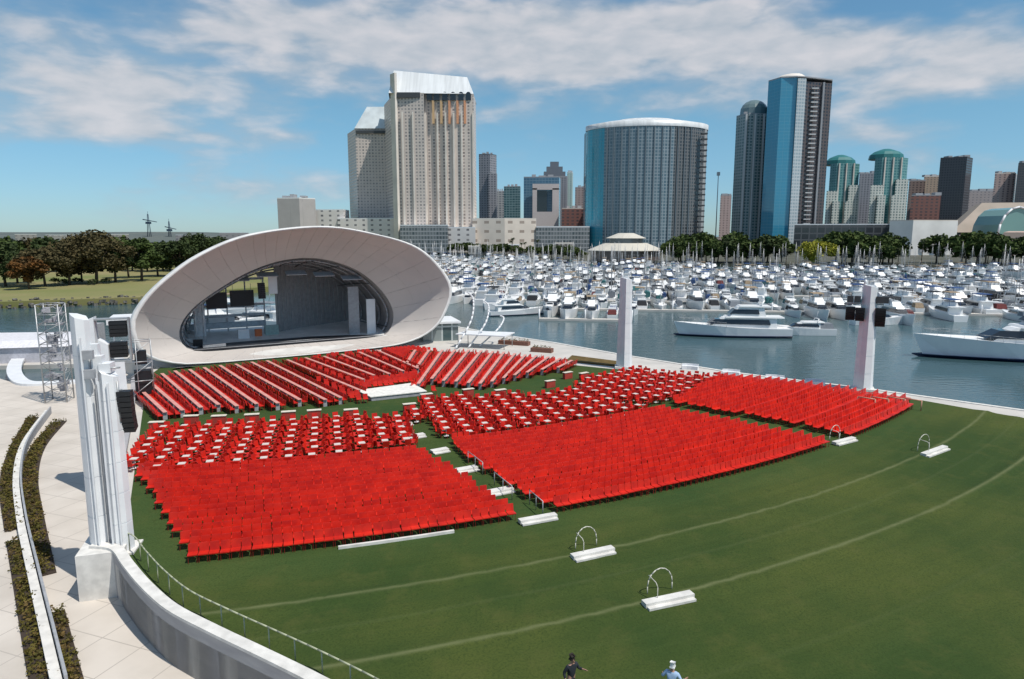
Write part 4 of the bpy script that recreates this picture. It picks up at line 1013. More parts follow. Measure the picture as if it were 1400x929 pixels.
spots.sort(key=lambda s: s[1]); print('boat spots', len(spots), 'docks', len(docks))
NB = 285
zone_names = [(215, 'the nearest crowded berths'), (260, 'the middle berths'), (330, 'the farther berths'), (9999, 'the farthest berths')]
def xz(px): return 'behind the right rim of the shell' if px < 700 else 'left of the plain white tower' if px < 850 else 'between the two waterside towers' if px < 1165 else 'right of the speaker tower'
def pick():
    q = RB.random()
    k = 'cruiser' if q < .46 else 'fly' if q < .78 else 'sail'
    return RB.choice([i for i, v in enumerate(variants) if v[0] == k])
cell = defaultdict(int); rowcount = defaultdict(list)
for s_ in spots[:NB]:
    rowcount[min(9, int((s_[1]-s_[0]*math.tan(dock_ang)-146)/11.25))].append(s_)
bord = {}
for k_, l_ in rowcount.items():
    l_.sort(key=lambda q: q[0]/q[1])
    for j_, q in enumerate(l_): bord[q] = (k_, j_+1)
stuffb = MB()
vcache = {}
for i, (x, y, rz) in enumerate(spots):
    vi = pick(); kind, L, cv = variants[vi]; px = 700+x/y*F
    if i < NB:
        zn = next(n for lim, n in zone_names if y < lim)
        lab = 'white %s with %s canvas, %s boat from left in the %s nearest berth row' % (KN[kind][1], CN[cv], nth(bord[spots[i]][1]), nth(bord[spots[i]][0]+1))
        boat(vi, x, y, rz, lab, '%s boats with %s canvas in %s %s' % (KN[kind][1], CN[cv], zn, xz(px)), RB.uniform(.88, 1.08))
    else:
        if vi not in vcache:
            q = MB()
            for nm, mb, m in boat_spec(kind, L, cv): q.add(mb, None, m)
            vcache[vi] = q
        stuffb.add(vcache[vi], Matrix.Translation((x, y, WZ)) @ Matrix.Rotation(rz, 4, 'Z'))
o = stuffb.build('distant_boats', white2); o['kind'] = 'stuff'
for i, (a, b) in enumerate(docks):
    px = 700+(a[0]+b[0])/2/((a[1]+b[1])/2)*F
    t = thing('dock', 'grey floating dock between moored boats, %s dock counting away from the channel' % nth(i+1), 'dock', (*a, WZ), 0, 'floating docks of the marina')
    MB().strip([a, b], 2.2, WZ-.2, WZ+.45).build('deck', concrete, t, (*a, WZ))
    n = min(9, max(2, int((b[0]-a[0])/22)))
    for k in range(n+1):
        mb = MB(); f_ = k/n; mb.tube((a[0]+(b[0]-a[0])*f_, a[1]+(b[1]-a[1])*f_, WZ-.5), (a[0]+(b[0]-a[0])*f_, a[1]+(b[1]-a[1])*f_, WZ+2.6), .18)
        mb.build('pile', white, t, (*a, WZ))
# big yachts near the channel
def bigyacht(loc, rz, L, label, tiers=2, dark=True):
    t = thing('motor_yacht', label, 'yacht', loc, rz); B = L*.24; s = L/22*(1.22 if L < 25 else 1.05)
    hull(L, B, 1.55*s, .9*s, white2).build('hull', white2, t)
    st = MB(); 
    st.add(hull(L*1.002, B*1.01, .35*s, 0, hullnavy)); st.build('waterline_stripe', hullnavy, t.children[0])
    c = MB(); wedge(c, -L*.36, L*.25, B*.80, B*.40, 1.5*s, 3.3*s, .1, L*.13, white2); wedge(c, -L*.42, L*.10, B*.84, B*.66, 3.3*s, 3.5*s, 0, .3, white2, .98)
    wedge(c, -L*.26, L*.06, B*.66, B*.5, 3.5*s, 5.1*s, .4, L*.07, white2); wedge(c, -L*.30, -L*.02, B*.68, B*.6, 5.1*s, 5.3*s, 0, .2, white2, .97)
    sup = c.build('superstructure', white2, t)
    g = MB(); wedge(g, -L*.30, L*.254, B*.81, B*.41, 2.2*s, 3.0*s, .3, L*.065, wglass, .9); g.build('cabin_window', wglass, sup)
    g = MB(); wedge(g, -L*.2, L*.064, B*.67, B*.51, 3.95*s, 4.7*s, .2, L*.04, wglass, .88); g.build('bridge_window', wglass, sup)
    a = MB(); a.path([(-L*.2, -B*.3, 5*s), (-L*.24, -B*.24, 6.2*s), (-L*.24, B*.24, 6.2*s), (-L*.2, B*.3, 5*s)], .14*s); a.tube((-L*.24, 0, 6.2*s), (-L*.25, 0, 8.2*s), .05); a.tube((-L*.24, 0, 6.3*s), (-L*.24, 0, 6.9*s), .35*s, .2*s, 8); a.build('radar_arch', white2, t)
    r_ = MB(); pts = [(L*(.1+.42*k/8), -B*.47*math.cos(k/8*math.pi/2)**.7, (2.0+.30*k/8*2)*s+.6) for k in range(9)]
    r_.path(pts, .03, 4); r_.path([(x, -y, z) for x, y, z in pts], .03, 4)
    for x, y, z in pts:
        for q in (-1, 1): r_.tube((x, q*y, z-1.0), (x, q*y, z), .02, n=3)
    r_.build('bow_rail', steel, t); return t
x, y = G(1004, 460, WZ); bigyacht((x, y, WZ), rad(174), 21, 'white motor yacht with sloping bow lying across the channel between the two towers')
x, y = G(1442, 498, WZ); bigyacht((x, y+4, WZ), rad(171), 33, 'largest white motor yacht with long dark window band, at the right edge of the water')
x, y = G(705, 431, WZ); bigyacht((x, y, WZ), rad(20), 14, 'white motor yacht alone beside the channel just right of the shell')
vi = [i for i, v in enumerate(variants) if v == ('cruiser', 12, 3)][0]; x, y = G(1098, 458, WZ); boat(vi, x, y, rad(176), 'small white cruiser moored off the end of the channel yacht, before the speaker tower')
x, y = G(1200, 444, WZ); boat(vi, x, y, rad(5), 'white cruiser showing a brown stripe, moored just right of the speaker tower')
# boats beyond the open back of the shell
for k, (px, py, v_, rz_, lab) in enumerate(((305, 452, ('fly', 15, 0), 20, 'flybridge yacht seen through the left of the open shell'), (352, 447, ('fly', 17, 3), 160, 'flybridge yacht seen through the middle of the open shell'), (400, 443, ('cruiser', 12, 1), 10, 'cruiser seen through the open shell near the ribbed wall'), (330, 432, ('fly', 17, 1), 0, 'farther flybridge yacht seen through the open shell'))):
    x, y = G(px, py, WZ); boat([i for i, v in enumerate(variants) if v == v_][0], x, y, rad(rz_), 'white '+lab)

# ------------------------------------------------------------------ trees and palms
lm1 = leafmat('dark_leaves', (.055, .078, .025), (.026, .040, .014)); lm2 = leafmat('green_leaves', (.078, .110, .028), (.038, .060, .018)); lm3 = leafmat('yellow_green_leaves', (.34, .32, .035), (.20, .21, .03))
lm4 = leafmat('brown_leaves', (.098, .078, .034), (.060, .054, .024)); lm5 = leafmat('rust_leaves', (.17, .075, .02), (.08, .05, .02)); lmp = leafmat('palm_leaves', (.055, .07, .03), (.03, .04, .018))
for mm in (lm1, lm2, lm3, lm4, lm5):
    for n_ in mm.node_tree.nodes:
        if n_.type == 'TEX_NOISE': n_.inputs['Scale'].default_value = .35
def tree_meshes(seed, h, w, lmat, dense=900, leaf=.7, fine=False):
    R = random.Random(seed); tr = MB(); cr = MB()
    p = Vector((0, 0, 0)); 
    top = Vector((R.uniform(-.5, .5), R.uniform(-.5, .5), h*.45)); tr.tube((0, 0, -.3), top, h*.032, h*.02, 7)
    K = 16
    for k in range(K):
        a = k*2.4+R.random(); rr = w*.5*math.sqrt((k+.5)/K)*R.uniform(.7, 1.05); zz = h*(.86-.50*(rr/(w*.5))**2*R.uniform(.6, 1.1)); c = Vector((rr*math.cos(a), rr*math.sin(a), zz))
        tr.tube(top*R.uniform(.6, 1), c, h*.011, h*.004, 4); leaves(cr, c, w*R.uniform(.12, .20), dense//K, leaf, R, .75)
    for k in range(6):
        a = R.random()*6.28; rr = w*.42*R.random(); leaves(cr, (rr*math.cos(a), rr*math.sin(a), h*R.uniform(.30, .55)), w*.16, dense//22, leaf, R, .8)
    return tr.mesh('trunk', bark), cr.mesh('crown', lmat)
def tree(meshes, loc, label, group=None, sc=1.0, name='tree', rz=0, cat='tree'):
    t = thing(name, label, cat, loc, rz, group); t.scale = (sc,)*3
    for nm, me in zip(('trunk', 'crown'), meshes):
        o = bpy.data.objects.new(nm, me); COL.objects.link(o); o.parent = t
    return t
def palm_meshes(seed, h):
    R = random.Random(seed); tr = MB(); cr = MB(); pts = [Vector((.04*h*math.sin(i/6*1.4), 0, h*i/6)) for i in range(7)]
    for i, (a, b) in enumerate(zip(pts[:-1], pts[1:])): tr.tube(a, b, .28-.02*i, .26-.02*i, 7)
    for k in range(26):
        a = k*2.399; up = R.uniform(-.2, 1.0); L = R.uniform(2.0, 2.8); prev = pts[-1]; el = up
        for j in range(5):
            d = Vector((math.cos(a)*math.cos(el), math.sin(a)*math.cos(el), math.sin(el))); nx = prev+d*L/5; w_ = .45*(1-j/5.5); sd = Vector((-math.sin(a), math.cos(a), 0))*w_; b = len(cr.v)
            cr.v += [tuple(prev+sd-Vector((0, 0, .15))), tuple(prev), tuple(nx), tuple(nx+sd*.8-Vector((0, 0, .15))), tuple(prev-sd-Vector((0, 0, .15))), tuple(nx-sd*.8-Vector((0, 0, .15)))]
            cr.face((b, b+1, b+2, b+3)); cr.face((b+1, b+4, b+5, b+2)); prev = nx; el -= .42
    return tr.mesh('trunk', bark), cr.mesh('crown', lmp)
def zpx(px, py, Y): return PY(px, py, Y)
# park on the left: (px, base y, top y, width px, leaf material, label)
park = [(8, 392, 332, 60, lm1, 'dark bushy tree at the extreme left of the park'), (40, 396, 348, 34, lm5, 'rust coloured small tree near the left of the park'), (62, 392, 336, 50, lm4, 'brownish tree beside the rust coloured one'),
        (95, 390, 330, 52, lm4, 'brown tree left of the tallest park tree'), (132, 388, 314, 66, lm4, 'tallest brown crowned tree in the park'), (158, 386, 328, 40, lm1, 'dark tree touching the tallest park tree on its right'),
        (194, 384, 322, 38, lm2, 'lighter green rounded tree in the middle of the park'), (216, 378, 332, 46, lm1, 'dark low tree right of the lighter green park tree'), (246, 378, 326, 40, lm1, 'dark tree halfway between the lighter green tree and shell'),
        (272, 374, 317, 46, lm1, 'tall dark rounded tree just left of the shell rim'), (298, 368, 322, 40, lm1, 'dark tree partly hidden by the rim of the shell'), (112, 386, 342, 40, lm1, 'low dark tree below the tall brown crowns'), (24, 388, 340, 40, lm4, 'brown tree behind the extreme left one'), (176, 380, 335, 36, lm4, 'brown bush tree left of the lighter green tree')]
for i, (px, yb, yt, wp, lmat, lab) in enumerate(park):
    x, y = G(px, yb, -1.2); top = PY(px, yt, y).z; h = top+1.2; w_ = wp/F*y*1.25
    tree(tree_meshes(100+i, h, w_, lmat, 3800, .95), (x, y, -1.2), lab, rz=0)
R = random.Random(5)
brow = [tree_meshes(200+i, 10, 12, (lm1, lm4, lm2)[i % 3], 700, 1.0) for i in range(4)]
for i in range(26):
    px = -30+(i+R.random()*.8)*13.5; yb = R.uniform(362, 372); x, y = G(px, yb, -1.2); tree(brow[i % 4], (x, y, -1.2), 'small dark tree in the far belt behind the park, %s from the left' % nth(i+1), 'background trees of the park', R.uniform(1.35, 1.75), rz=R.random()*6)
bush = [tree_meshes(300+i, 2.2, 4, lm1, 300, .35) for i in range(2)]
for i, px in enumerate((75, 88, 105, 128, 146)):
    x, y = G(px, 388+2*(i % 2), -1.2); tree(bush[i % 2], (x, y, -1.2), 'low dark bush on the park grass, %s of five from the left' % nth(i+1), 'bushes on the park grass', 1.0, 'bush', i, 'bush')
# harbour front trees
sm = [tree_meshes(400+i, 9, 10.5, (lm1, lm2, lm2, lm2, lm1)[i], 1300, .85) for i in range(5)]
pm = [palm_meshes(500+i, 9+2*i) for i in range(3)]
for i in range(150):
    px = 610+i*5.5+R.uniform(-4, 4)
    if 795 < px < 915 or 1080 < px < 1130 or (1218 < px < 1306 and R.random() < .93): continue
    Yd = shore_y(px)+R.uniform(4, 34); x = (px-700)/F*Yd
    s_ = R.uniform(.75, 1.15) * (1.0 if px < 800 else 1.95)
    side = 'left of the round pavilion' if px < 800 else 'between the pavilion and the yellow green tree' if px < 1080 else 'right of the yellow green tree'
    if R.random() < .25: tree(pm[i % 3], (x, Yd-14, -1.2), 'palm tree on the harbour front, %s tree from the left end of that row' % nth(i+1), 'harbour front palms '+side, R.uniform(.8, 1.15), 'palm_tree', R.random()*6)
    else: tree(sm[i % 5], (x, Yd, -1.2), 'leafy green tree on the harbour front, %s tree from the left end' % nth(i+1), 'harbour front trees '+side, s_, rz=R.random()*6)
Yd = 412; x = (1106-700)/F*Yd; tree(tree_meshes(600, 14, 24, lm3, 4200, 1.0), (x, Yd-8, -1.2), 'broad yellow green tree standing out on the harbour front', rz=1)
for px, yt, lab in ((1256, 330, 'lone palm in front of the white block'), (700, 330, 'single palm among the low trees left')):
    Yd = shore_y(px)+3; x = (px-700)/F*Yd; tree(pm[2], (x, Yd, -1.2), lab, None, 1.1, 'palm_tree')

# ------------------------------------------------------------------ city
XF = 1.0
def setx(px_top, Y, k=.5):
    # the picture columns were read at the roof line: bring them down to the wall line
    global XF; XF = 1-k*(PY(700, px_top, Y).z-H)*ST/(Y*CT)
def fp(pts): return [((px-700)/F*Y*CT*XF, Y) for px, Y in pts]
GZ = -1.2
def tower(label, pts, ytop, m, roofm=None, name='tower_block', cat='building', zb=GZ, inset=0, capnm='roof', parts=()):
    setx(ytop, pts[0][1]); F_ = fp(pts); Y0 = min(p[1] for p in pts); zt = PY(pts[0][0], ytop, pts[0][1]).z; org = (F_[0][0], F_[0][1], zb)
    t = thing(name, label, cat, org); MB().prism(F_, zb, zt, caps=False).build('wall', m, t, org)
    MB().prism(F_, zt, zt+1.0, inset=inset).build(capnm, roofm or greyp, t, org)
    for nm, mb, mm in parts: mb.build(nm, mm, t, org)
    xs_ = [p[0] for p in F_]; ys_ = [p[1] for p in F_]; wx = max(xs_)-min(xs_); wy = max(ys_)-min(ys_)
    if zt > 45 and wx > 8:
        rq = random.Random(int(xs_[0]*7)); xc, yc = sum(xs_)/len(xs_), sum(ys_)/len(ys_)
        for k_ in range(3):
            MB().box((xc+(k_-1)*wx*.22, yc+rq.uniform(-.1, .1)*wy, zt+1+rq.uniform(.8, 2)), (wx*rq.uniform(.10, .2), wy*.25, rq.uniform(1.5, 4))).build('roof_plant', greyp, t, org)
    return t, F_, zt, org
beige = (.50, .44, .40)
f_hotel = facade('hotel_grid', (.66, .58, .53), (.16, .15, .15), 3.4, 3.2, .5, .5, vary=.7)
f_hotel2 = facade('hotel_ribs', (.74, .64, .57), (.20, .16, .15), 5.0, 3.2, .38, .62, vary=.7)
f_hoteld = facade('hotel_side', (.26, .235, .23), (.08, .08, .09), 4.5, 3.2, .5, .6)
cream = mat('cream_render', (.76, .70, .63), .8, scale=.05)
metalroof = mat('white_metal_roof', (.72, .74, .75), .35, scale=.1, stretch=(3, .2, .2))
# big hotel tower
Yh = 700
def X(px, Y): return (px-700)/F*Y*CT*XF
def Z(py, Y): return PY(700, py, Y).z
setx(105, Yh)
org = (X(540, Yh), Yh, GZ)
t = thing('hotel_tower', 'tall beige hotel tower with sloping white metal roof, taller of the two', 'hotel', org)
z1 = Z(128, Yh); z2 = Z(92, Yh)
MB().prism(fp([(541, Yh), (581, Yh-3), (581, Yh+55), (527, Yh+62)]), GZ, z1, caps=False).build('wall', f_hotel, t, org)
MB().prism(fp([(579, Yh+6), (648, Yh+2), (651, Yh+40), (579, Yh+50)]), GZ, z1, caps=False).build('wall', f_hotel2, t, org)
MB().prism(fp([(536, Yh+4), (542, Yh-4), (545, Yh-2), (542, Yh+30)]), GZ, z2-6, m=cream).build('corner_pier', cream, t, org)
# roof: slopes back from the front
xs = (X(534, Yh), X(648, Yh)); yb = Yh+58
mb = MB(); b = [(xs[0], Yh-2, z1), (xs[1], Yh+2, z1), (xs[1], yb, z1), (xs[0]-9, yb, z1), (xs[0]+3, Yh+14, z2), (xs[1]-7, Yh+16, z2-6), (xs[1]-7, yb-12, z2-6), (xs[0]-4, yb-12, z2)]
mb.v = b
for q in ((0, 1, 5, 4), (1, 2, 6, 5), (2, 3, 7, 6), (3, 0, 4, 7), (4, 5, 6, 7)): mb.face(q)
mb.build('roof', metalroof, t, org)
for i, px in enumerate((588, 598, 609, 620, 631, 641)):
    x0 = X(px, Yh); zc = Z(131, Yh); m1 = MB(); pts = [(-2.6, -4), (2.6, -4)]+[(2.6*math.cos(a), 1+3*math.sin(a)) for a in [math.pi*k/6 for k in range(7)]]
    r0 = [(x0+a, Yh+1.6, zc+b_) for a, b_ in pts]; r1 = [(p[0], p[1]+3, p[2]) for p in r0]; m1.loft([r0, r1], sm=False, cap0=True, cap1=True); m1.build('arched_window', wglass, t, org)
m1 = MB().box((X(561, Yh), Yh-2.5, Z(131, Yh)), (X(576, Yh)-X(545, Yh), 1.5, 5)); m1.build('roof_louvre', darkgrey, t, org)
orm = mat('orange_curtain', (.75, .36, .2), .8)
for i, px in enumerate((593, 604, 615, 626, 636)):
    MB().box((X(px, Yh), Yh+2.6, Z(153, Yh)), (2.2, 1.2, 22)).build('bay_panel', orm if i > 1 else mat('ochre_curtain', (.66, .44, .24), .8), t, org)
for i, px in enumerate((582, 598.5, 609.5, 620.5, 631.5, 647)):
    MB().box((X(px, Yh), Yh+2.2, (z1+GZ)/2-6), (1.6, 2.4, z1-GZ-24)).build('rib', cream, t, org)
for i, px in enumerate((552, 566)):
    MB().box((X(px, Yh), Yh-3.2, (z1+GZ)/2-6), (1.4, 1.6, z1-GZ-24)).build('rib', cream, t, org)
# hotel lower tower
Yl = 760; setx(160, Yl); org = (X(490, Yl), Yl, GZ); t = thing('hotel_tower', 'lower beige hotel tower with pale trapezoid roof, behind the taller one', 'hotel', org)
z1 = Z(176, Yl); z2 = Z(143, Yl)
MB().prism(fp([(488, Yl), (534, Yl+2), (534, Yl+45), (477, Yl+40)]), GZ, z1, caps=False).build('wall', f_hotel, t, org)
mb = MB(); mb.v = [(X(487, Yl), Yl-1, z1), (X(540, Yl), Yl, z1), (X(540, Yl), Yl+46, z1), (X(476, Yl), Yl+42, z1), (X(501, Yl), Yl+14, z2), (X(540, Yl), Yl+14, z2), (X(540, Yl), Yl+30, z2), (X(496, Yl), Yl+30, z2)]
for q in ((0, 1, 5, 4), (1, 2, 6, 5), (2, 3, 7, 6), (3, 0, 4, 7), (4, 5, 6, 7)): mb.face(q)
mb.build('roof', mat('blue_grey_roof', (.60, .66, .68), .4, scale=.1), t, org)
m1 = MB().box((X(512, Yl), Yl-.6, Z(181, Yl)), (X(536, Yl)-X(490, Yl), 1.2, 3)); m1.build('roof_louvre', darkgrey, t, org)
f_white = facade('white_podium', (.76, .72, .69), (.12, .11, .12), 9, 5, .3, .4, vary=.3)
f_glassp = facade('podium_glass', (.35, .36, .37), (.06, .08, .09), 3, 4, .8, .7)
tower('boxy grey convention annex with white parapet left of the hotel', [(380, 720), (410, 716), (432, 730), (395, 760)], 272, facade('blank_grey', (.44, .42, .42), (.3, .3, .3), 14, 50, .02, .9), white)
tower('low white building with stepped roof between annex and hotel', [(428, 735), (470, 730), (478, 760), (430, 765)], 288, f_white, white)
tower('lowest white block at the foot of the lower hotel tower', [(462, 725), (548, 715), (548, 745), (462, 750)], 300, f_white, white)
tower('glass fronted podium at the foot of the taller hotel tower', [(547, 680), (612, 676), (614, 698), (549, 700)], 309, f_glassp, white)
tower('small white block with dark openings right of the glass podium', [(613, 684), (650, 682), (650, 705), (613, 705)], 312, f_white, white)
tower('cream stone exhibition hall right of the hotel', [(646, 690), (690, 684), (733, 692), (733, 740), (646, 740)], 300, facade('cream_hall', (.82, .72, .62), (.35, .27, .22), 12, 9, .4, .3, vary=.2), cream)
tower('long low pale pavilion with flat white roof before the brown block', [(733, 690), (806, 688), (806, 720), (733, 720)], 311, f_glassp, white)
f_slate = facade('slate_tower', (.30, .30, .33), (.07, .08, .10), 4, 3.3, .5, .55)
f_teal = facade('teal_tower', (.22, .34, .36), (.04, .12, .14), 4, 3.3, .8, .7)
tower('slim slate tower immediately right of the tall hotel', [(655, 1000), (670, 995), (679, 1010), (664, 1030)], 212, f_slate, darkgrey)
tower('grey shoulder block of the slim slate tower', [(668, 990), (679, 990), (680, 1005), (668, 1005)], 238, f_slate, greyp)
tower('pale small office tower behind the cream hall', [(678, 1050), (690, 1048), (690, 1070), (678, 1070)], 262, facade('pale_office', (.5, .5, .5), (.1, .13, .16), 5, 3.4, .6, .5), white)
tower('short teal glass tower behind the cream hall', [(689, 960), (711, 956), (712, 985), (690, 985)], 256, f_teal, greyp)
f_blue = facade('blue_glass', (.14, .26, .36), (.035, .13, .22), 4, 3.4, .88, .8, grough=.1)
t, F_, zt, org = tower('blue glass office block with white square frame and dark centre window', [(716, 900), (764, 896), (766, 930), (718, 935)], 243, f_blue, greyp)
fz = lambda py: Z(py, 896)
fr = MB(); Yf = 893
for (a, b_, c, d) in ((728, 734, 258, 310), (755, 764, 258, 310), (728, 764, 252, 260), (734, 755, 290, 310)):
    x0, x1 = X(a, Yf), X(b_, Yf); fr.box(((x0+x1)/2, Yf, (fz(c)+fz(d))/2), (x1-x0, 3, fz(c)-fz(d)))
fr.build('white_frame', mat('pinkish_stone', (.62, .57, .56), .8), t, org)
MB().box((X(740, 897), 895.3, fz(276)), (14, 2, 28)).build('window', wglass, t, org)
t, F_, zt, org = tower('blue grey glass tower with pointed stepped crown behind the framed block', [(740, 1100), (775, 1098), (776, 1130), (741, 1130)], 242, f_slate, greyp)
mb = MB(); x0, x1 = X(743, 1110), X(772, 1110); xm = (x0+x1)/2
for k, (w_, za, zb_) in enumerate(((1, 242, 236), (.75, 236, 229), (.4, 229, 222))): mb.box((xm, 1112, (Z(za, 1110)+Z(zb_, 1110))/2+.5), ((x1-x0)*w_, 22*w_, Z(zb_, 1110)-Z(za, 1110)))
mb.build('crown', f_slate, t, org)
tower('slim pale green tower touching the pointed glass tower', [(775, 1150), (782, 1150), (783, 1170), (776, 1170)], 236, facade('mint_tower', (.45, .58, .55), (.15, .25, .25), 5, 3.5, .4, .5), white)
tower('pink brown office slab just left of the round glass tower', [(786, 1050), (808, 1048), (808, 1080), (787, 1080)], 257, facade('pink_slab', (.42, .33, .31), (.15, .12, .13), 5, 3.5, .4, .5), greyp)
tower('low reddish brown block at the foot of the pink slab', [(768, 860), (800, 858), (800, 890), (768, 890)], 286, facade('brick_block', (.24, .10, .08), (.06, .04, .045), 6, 4, .5, .5), cream)
tower('dark low block touching the round glass tower', [(798, 840), (815, 840), (815, 870), (798, 870)], 290, facade('dark_low', (.15, .12, .12), (.04, .04, .05), 5, 4, .5, .5), darkgrey)
# the big rounded glass tower
Ym = 690; setx(165, Ym); cxm = X(893, Ym); aw = (X(979, Ym)-X(806, Ym))/2; org = (cxm, Ym+30, GZ)
t = thing('rounded_tower', 'wide curved glass hotel tower with white domed cap', 'hotel', org)
zt = Z(172, Ym); base_ = []
for i in range(49):
    a = math.pi+math.pi*i/48; base_.append((cxm+aw*math.cos(a), Ym+42+42*math.sin(a)))
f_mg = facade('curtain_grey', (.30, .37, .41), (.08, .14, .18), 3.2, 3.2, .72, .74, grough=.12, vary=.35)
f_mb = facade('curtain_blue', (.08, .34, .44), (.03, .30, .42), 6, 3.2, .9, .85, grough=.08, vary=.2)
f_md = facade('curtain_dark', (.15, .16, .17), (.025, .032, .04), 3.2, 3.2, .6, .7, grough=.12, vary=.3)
def arc_part(i0, i1, m, nm, out=0, z1=zt):
    mb = MB(); u = 0
    for i in range(i0, i1):
        a, b_ = base_[i], base_[i+1]; c = (cxm, Ym+42)
        if out: a, b_ = [(c[0]+(p[0]-c[0])*(1+out), c[1]+(p[1]-c[1])*(1+out)) for p in (a, b_)]
        l = math.hypot(b_[0]-a[0], b_[1]-a[1]); k = len(mb.v); mb.v += [(*a, GZ), (*b_, GZ), (*b_, z1), (*a, z1)]; mb.face((k, k+1, k+2, k+3), None, [(u, 0), (u+l, 0), (u+l, z1), (u, z1)]); u += l
    return mb.build(nm, m, t, org)
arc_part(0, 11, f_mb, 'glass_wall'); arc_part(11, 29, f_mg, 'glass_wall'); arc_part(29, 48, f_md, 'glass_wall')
for i in (12, 14, 16, 18, 20, 22, 24, 26, 28, 30, 32, 34, 41):
    p = base_[i]; MB().box((p[0], p[1]-.3, (zt+GZ)/2), (.9 if i != 41 else 3.0, 1.3, zt-GZ)).build('mullion', mat('pale_mullion', (.55, .56, .56), .5) if i in (19, 25, 41) else mat('blue_grey_mullion', (.16, .20, .23), .4), t, org)
rr = [[(p[0]+(cxm-p[0])*k, p[1]+(Ym+42-p[1])*k, z) for p in base_+[(cxm+aw*math.cos(a), Ym+42+20*math.sin(a)) for a in [math.pi*j/12 for j in range(1, 12)]]] for k, z in ((-.01, zt), (-.01, zt+5), (.25, zt+8), (.5, zt+9.2), (.52, zt+11.0), (.8, zt+12))]
MB().loft(rr, sm=True, cap1=True).build('domed_cap', metalroof, t, org)
MB().prism([(p[0], p[1]+.4) for p in base_]+[(cxm+aw, Ym+60), (cxm-aw, Ym+60)], GZ, zt-.2, m=f_md).build('rear_wall', f_md, t, org)
mb = MB(); x0 = X(965, Ym)
for k in range(20): MB().box((x0, Ym+12, GZ+14+k*5.4), (6, 4, 1.4)).build('balcony', darkgrey, t, org)
XF = 1.0
single(MB().tube((X(978.5, 800), 800, GZ), (X(978.5, 800), 800, Z(236, 800)), .7, .4).box((X(978.5, 800), 800, Z(238, 800)), (3, 3, 4)), 'radio_mast', steel, 'thin grey mast right beside the curved glass hotel', 'mast', (X(978, 800), 800, GZ))
tower('small pink building in the gap right of the curved hotel', [(984, 1000), (999, 1000), (999, 1020), (984, 1020)], 268, facade('pink_far', (.5, .38, .36), (.2, .15, .15), 5, 3.5, .4, .5), greyp)
# twin right towers
f_gr = facade('green_grey_tower', (.34, .40, .40), (.08, .15, .16), 4, 3.3, .6, .6, vary=.4)
t, F_, zt, org = tower('grey green glass tower with rounded top left of the tall blue one', [(1003, 790), (1020, 770), (1046, 776), (1046, 815), (1008, 820)], 160, f_gr, greyp)
mb = MB(); c = (X(1026, 795), 795)
rr = []
for k in range(6):
    a = k/5*math.pi/2; rad_ = 15*math.cos(a)+.5; rr.append([(c[0]+rad_*math.cos(b_), c[1]+rad_*math.sin(b_)*.9, zt+(Z(136, 790)-Z(160, 790))*(.25+.75*math.sin(a)) if k else zt) for b_ in [2*math.pi*j/14 for j in range(14)]])
mb.loft(rr, sm=False, cap1=True); mb.build('rounded_top', f_gr, t, org)
for px in (1016, 1028, 1040): MB().box((X(px, 772), 771, (zt+GZ)/2), (1.6, 2.2, zt-GZ)).build('mullion', mat('pale_mullion', (.5, .5, .5)), t, org)
f_bl = facade('sky_blue_glass', (.10, .36, .50), (.05, .30, .46), 5, 3.4, .94, .9, grough=.06, vary=.25)
f_dk = facade('dark_brown_grid', (.09, .075, .08), (.015, .015, .02), 4, 3.4, .6, .6)
Yt = 740; setx(108, Yt); t = thing('glass_tower', 'tallest blue glass tower with dark right side and pale dome', 'building', (X(1046, Yt), Yt, GZ)); org = (X(1046, Yt), Yt, GZ); zt = Z(108, Yt)
MB().prism(fp([(1045, Yt+14), (1062, Yt-4), (1084, Yt-6), (1086, Yt+50), (1046, Yt+50)]), GZ, zt, caps=False).build('blue_wall', f_bl, t, org)
MB().prism(fp([(1084.5, Yt-8), (1096, Yt-6), (1096, Yt+30), (1084.5, Yt+30)]), GZ, zt-1, caps=False).build('pale_wall', facade('pale_glass', (.55, .60, .62), (.30, .38, .42), 3, 3.4, .7, .6, vary=.3), t, org)
MB().prism(fp([(1096, Yt-3), (1131, Yt+8), (1131, Yt+50), (1096, Yt+50)]), GZ, zt-3, caps=False).build('dark_wall', f_dk, t, org)
mb = MB()
for k in range(34): MB().box((X(1107, Yt), Yt-2.0, zt-10-k*4.6), (7, 3, 1.2)).build('balcony', mat('white_balcony', (.6, .6, .6), .6), t, org)
MB().box((X(1121, Yt), Yt+3, (zt+GZ)/2), (1.8, 3, zt-GZ-6)).build('mullion', greyp, t, org)
MB().prism(fp([(1045, Yt+14), (1062, Yt-4), (1084, Yt-8), (1096, Yt-6), (1131, Yt+8), (1131, Yt+50), (1045, Yt+50)]), zt, zt+1.2).build('roof', greyp, t, org)
rr = [[(X(1086, Yt)+16*k*math.cos(b_), Yt+22+18*k*math.sin(b_), zt+1+z) for b_ in [2*math.pi*j/16 for j in range(16)]] for k, z in ((1, 0), (.95, 3.5), (.7, 6.5), (.3, 8))]
MB().loft(rr, cap1=True).build('dome', cream, t, org)
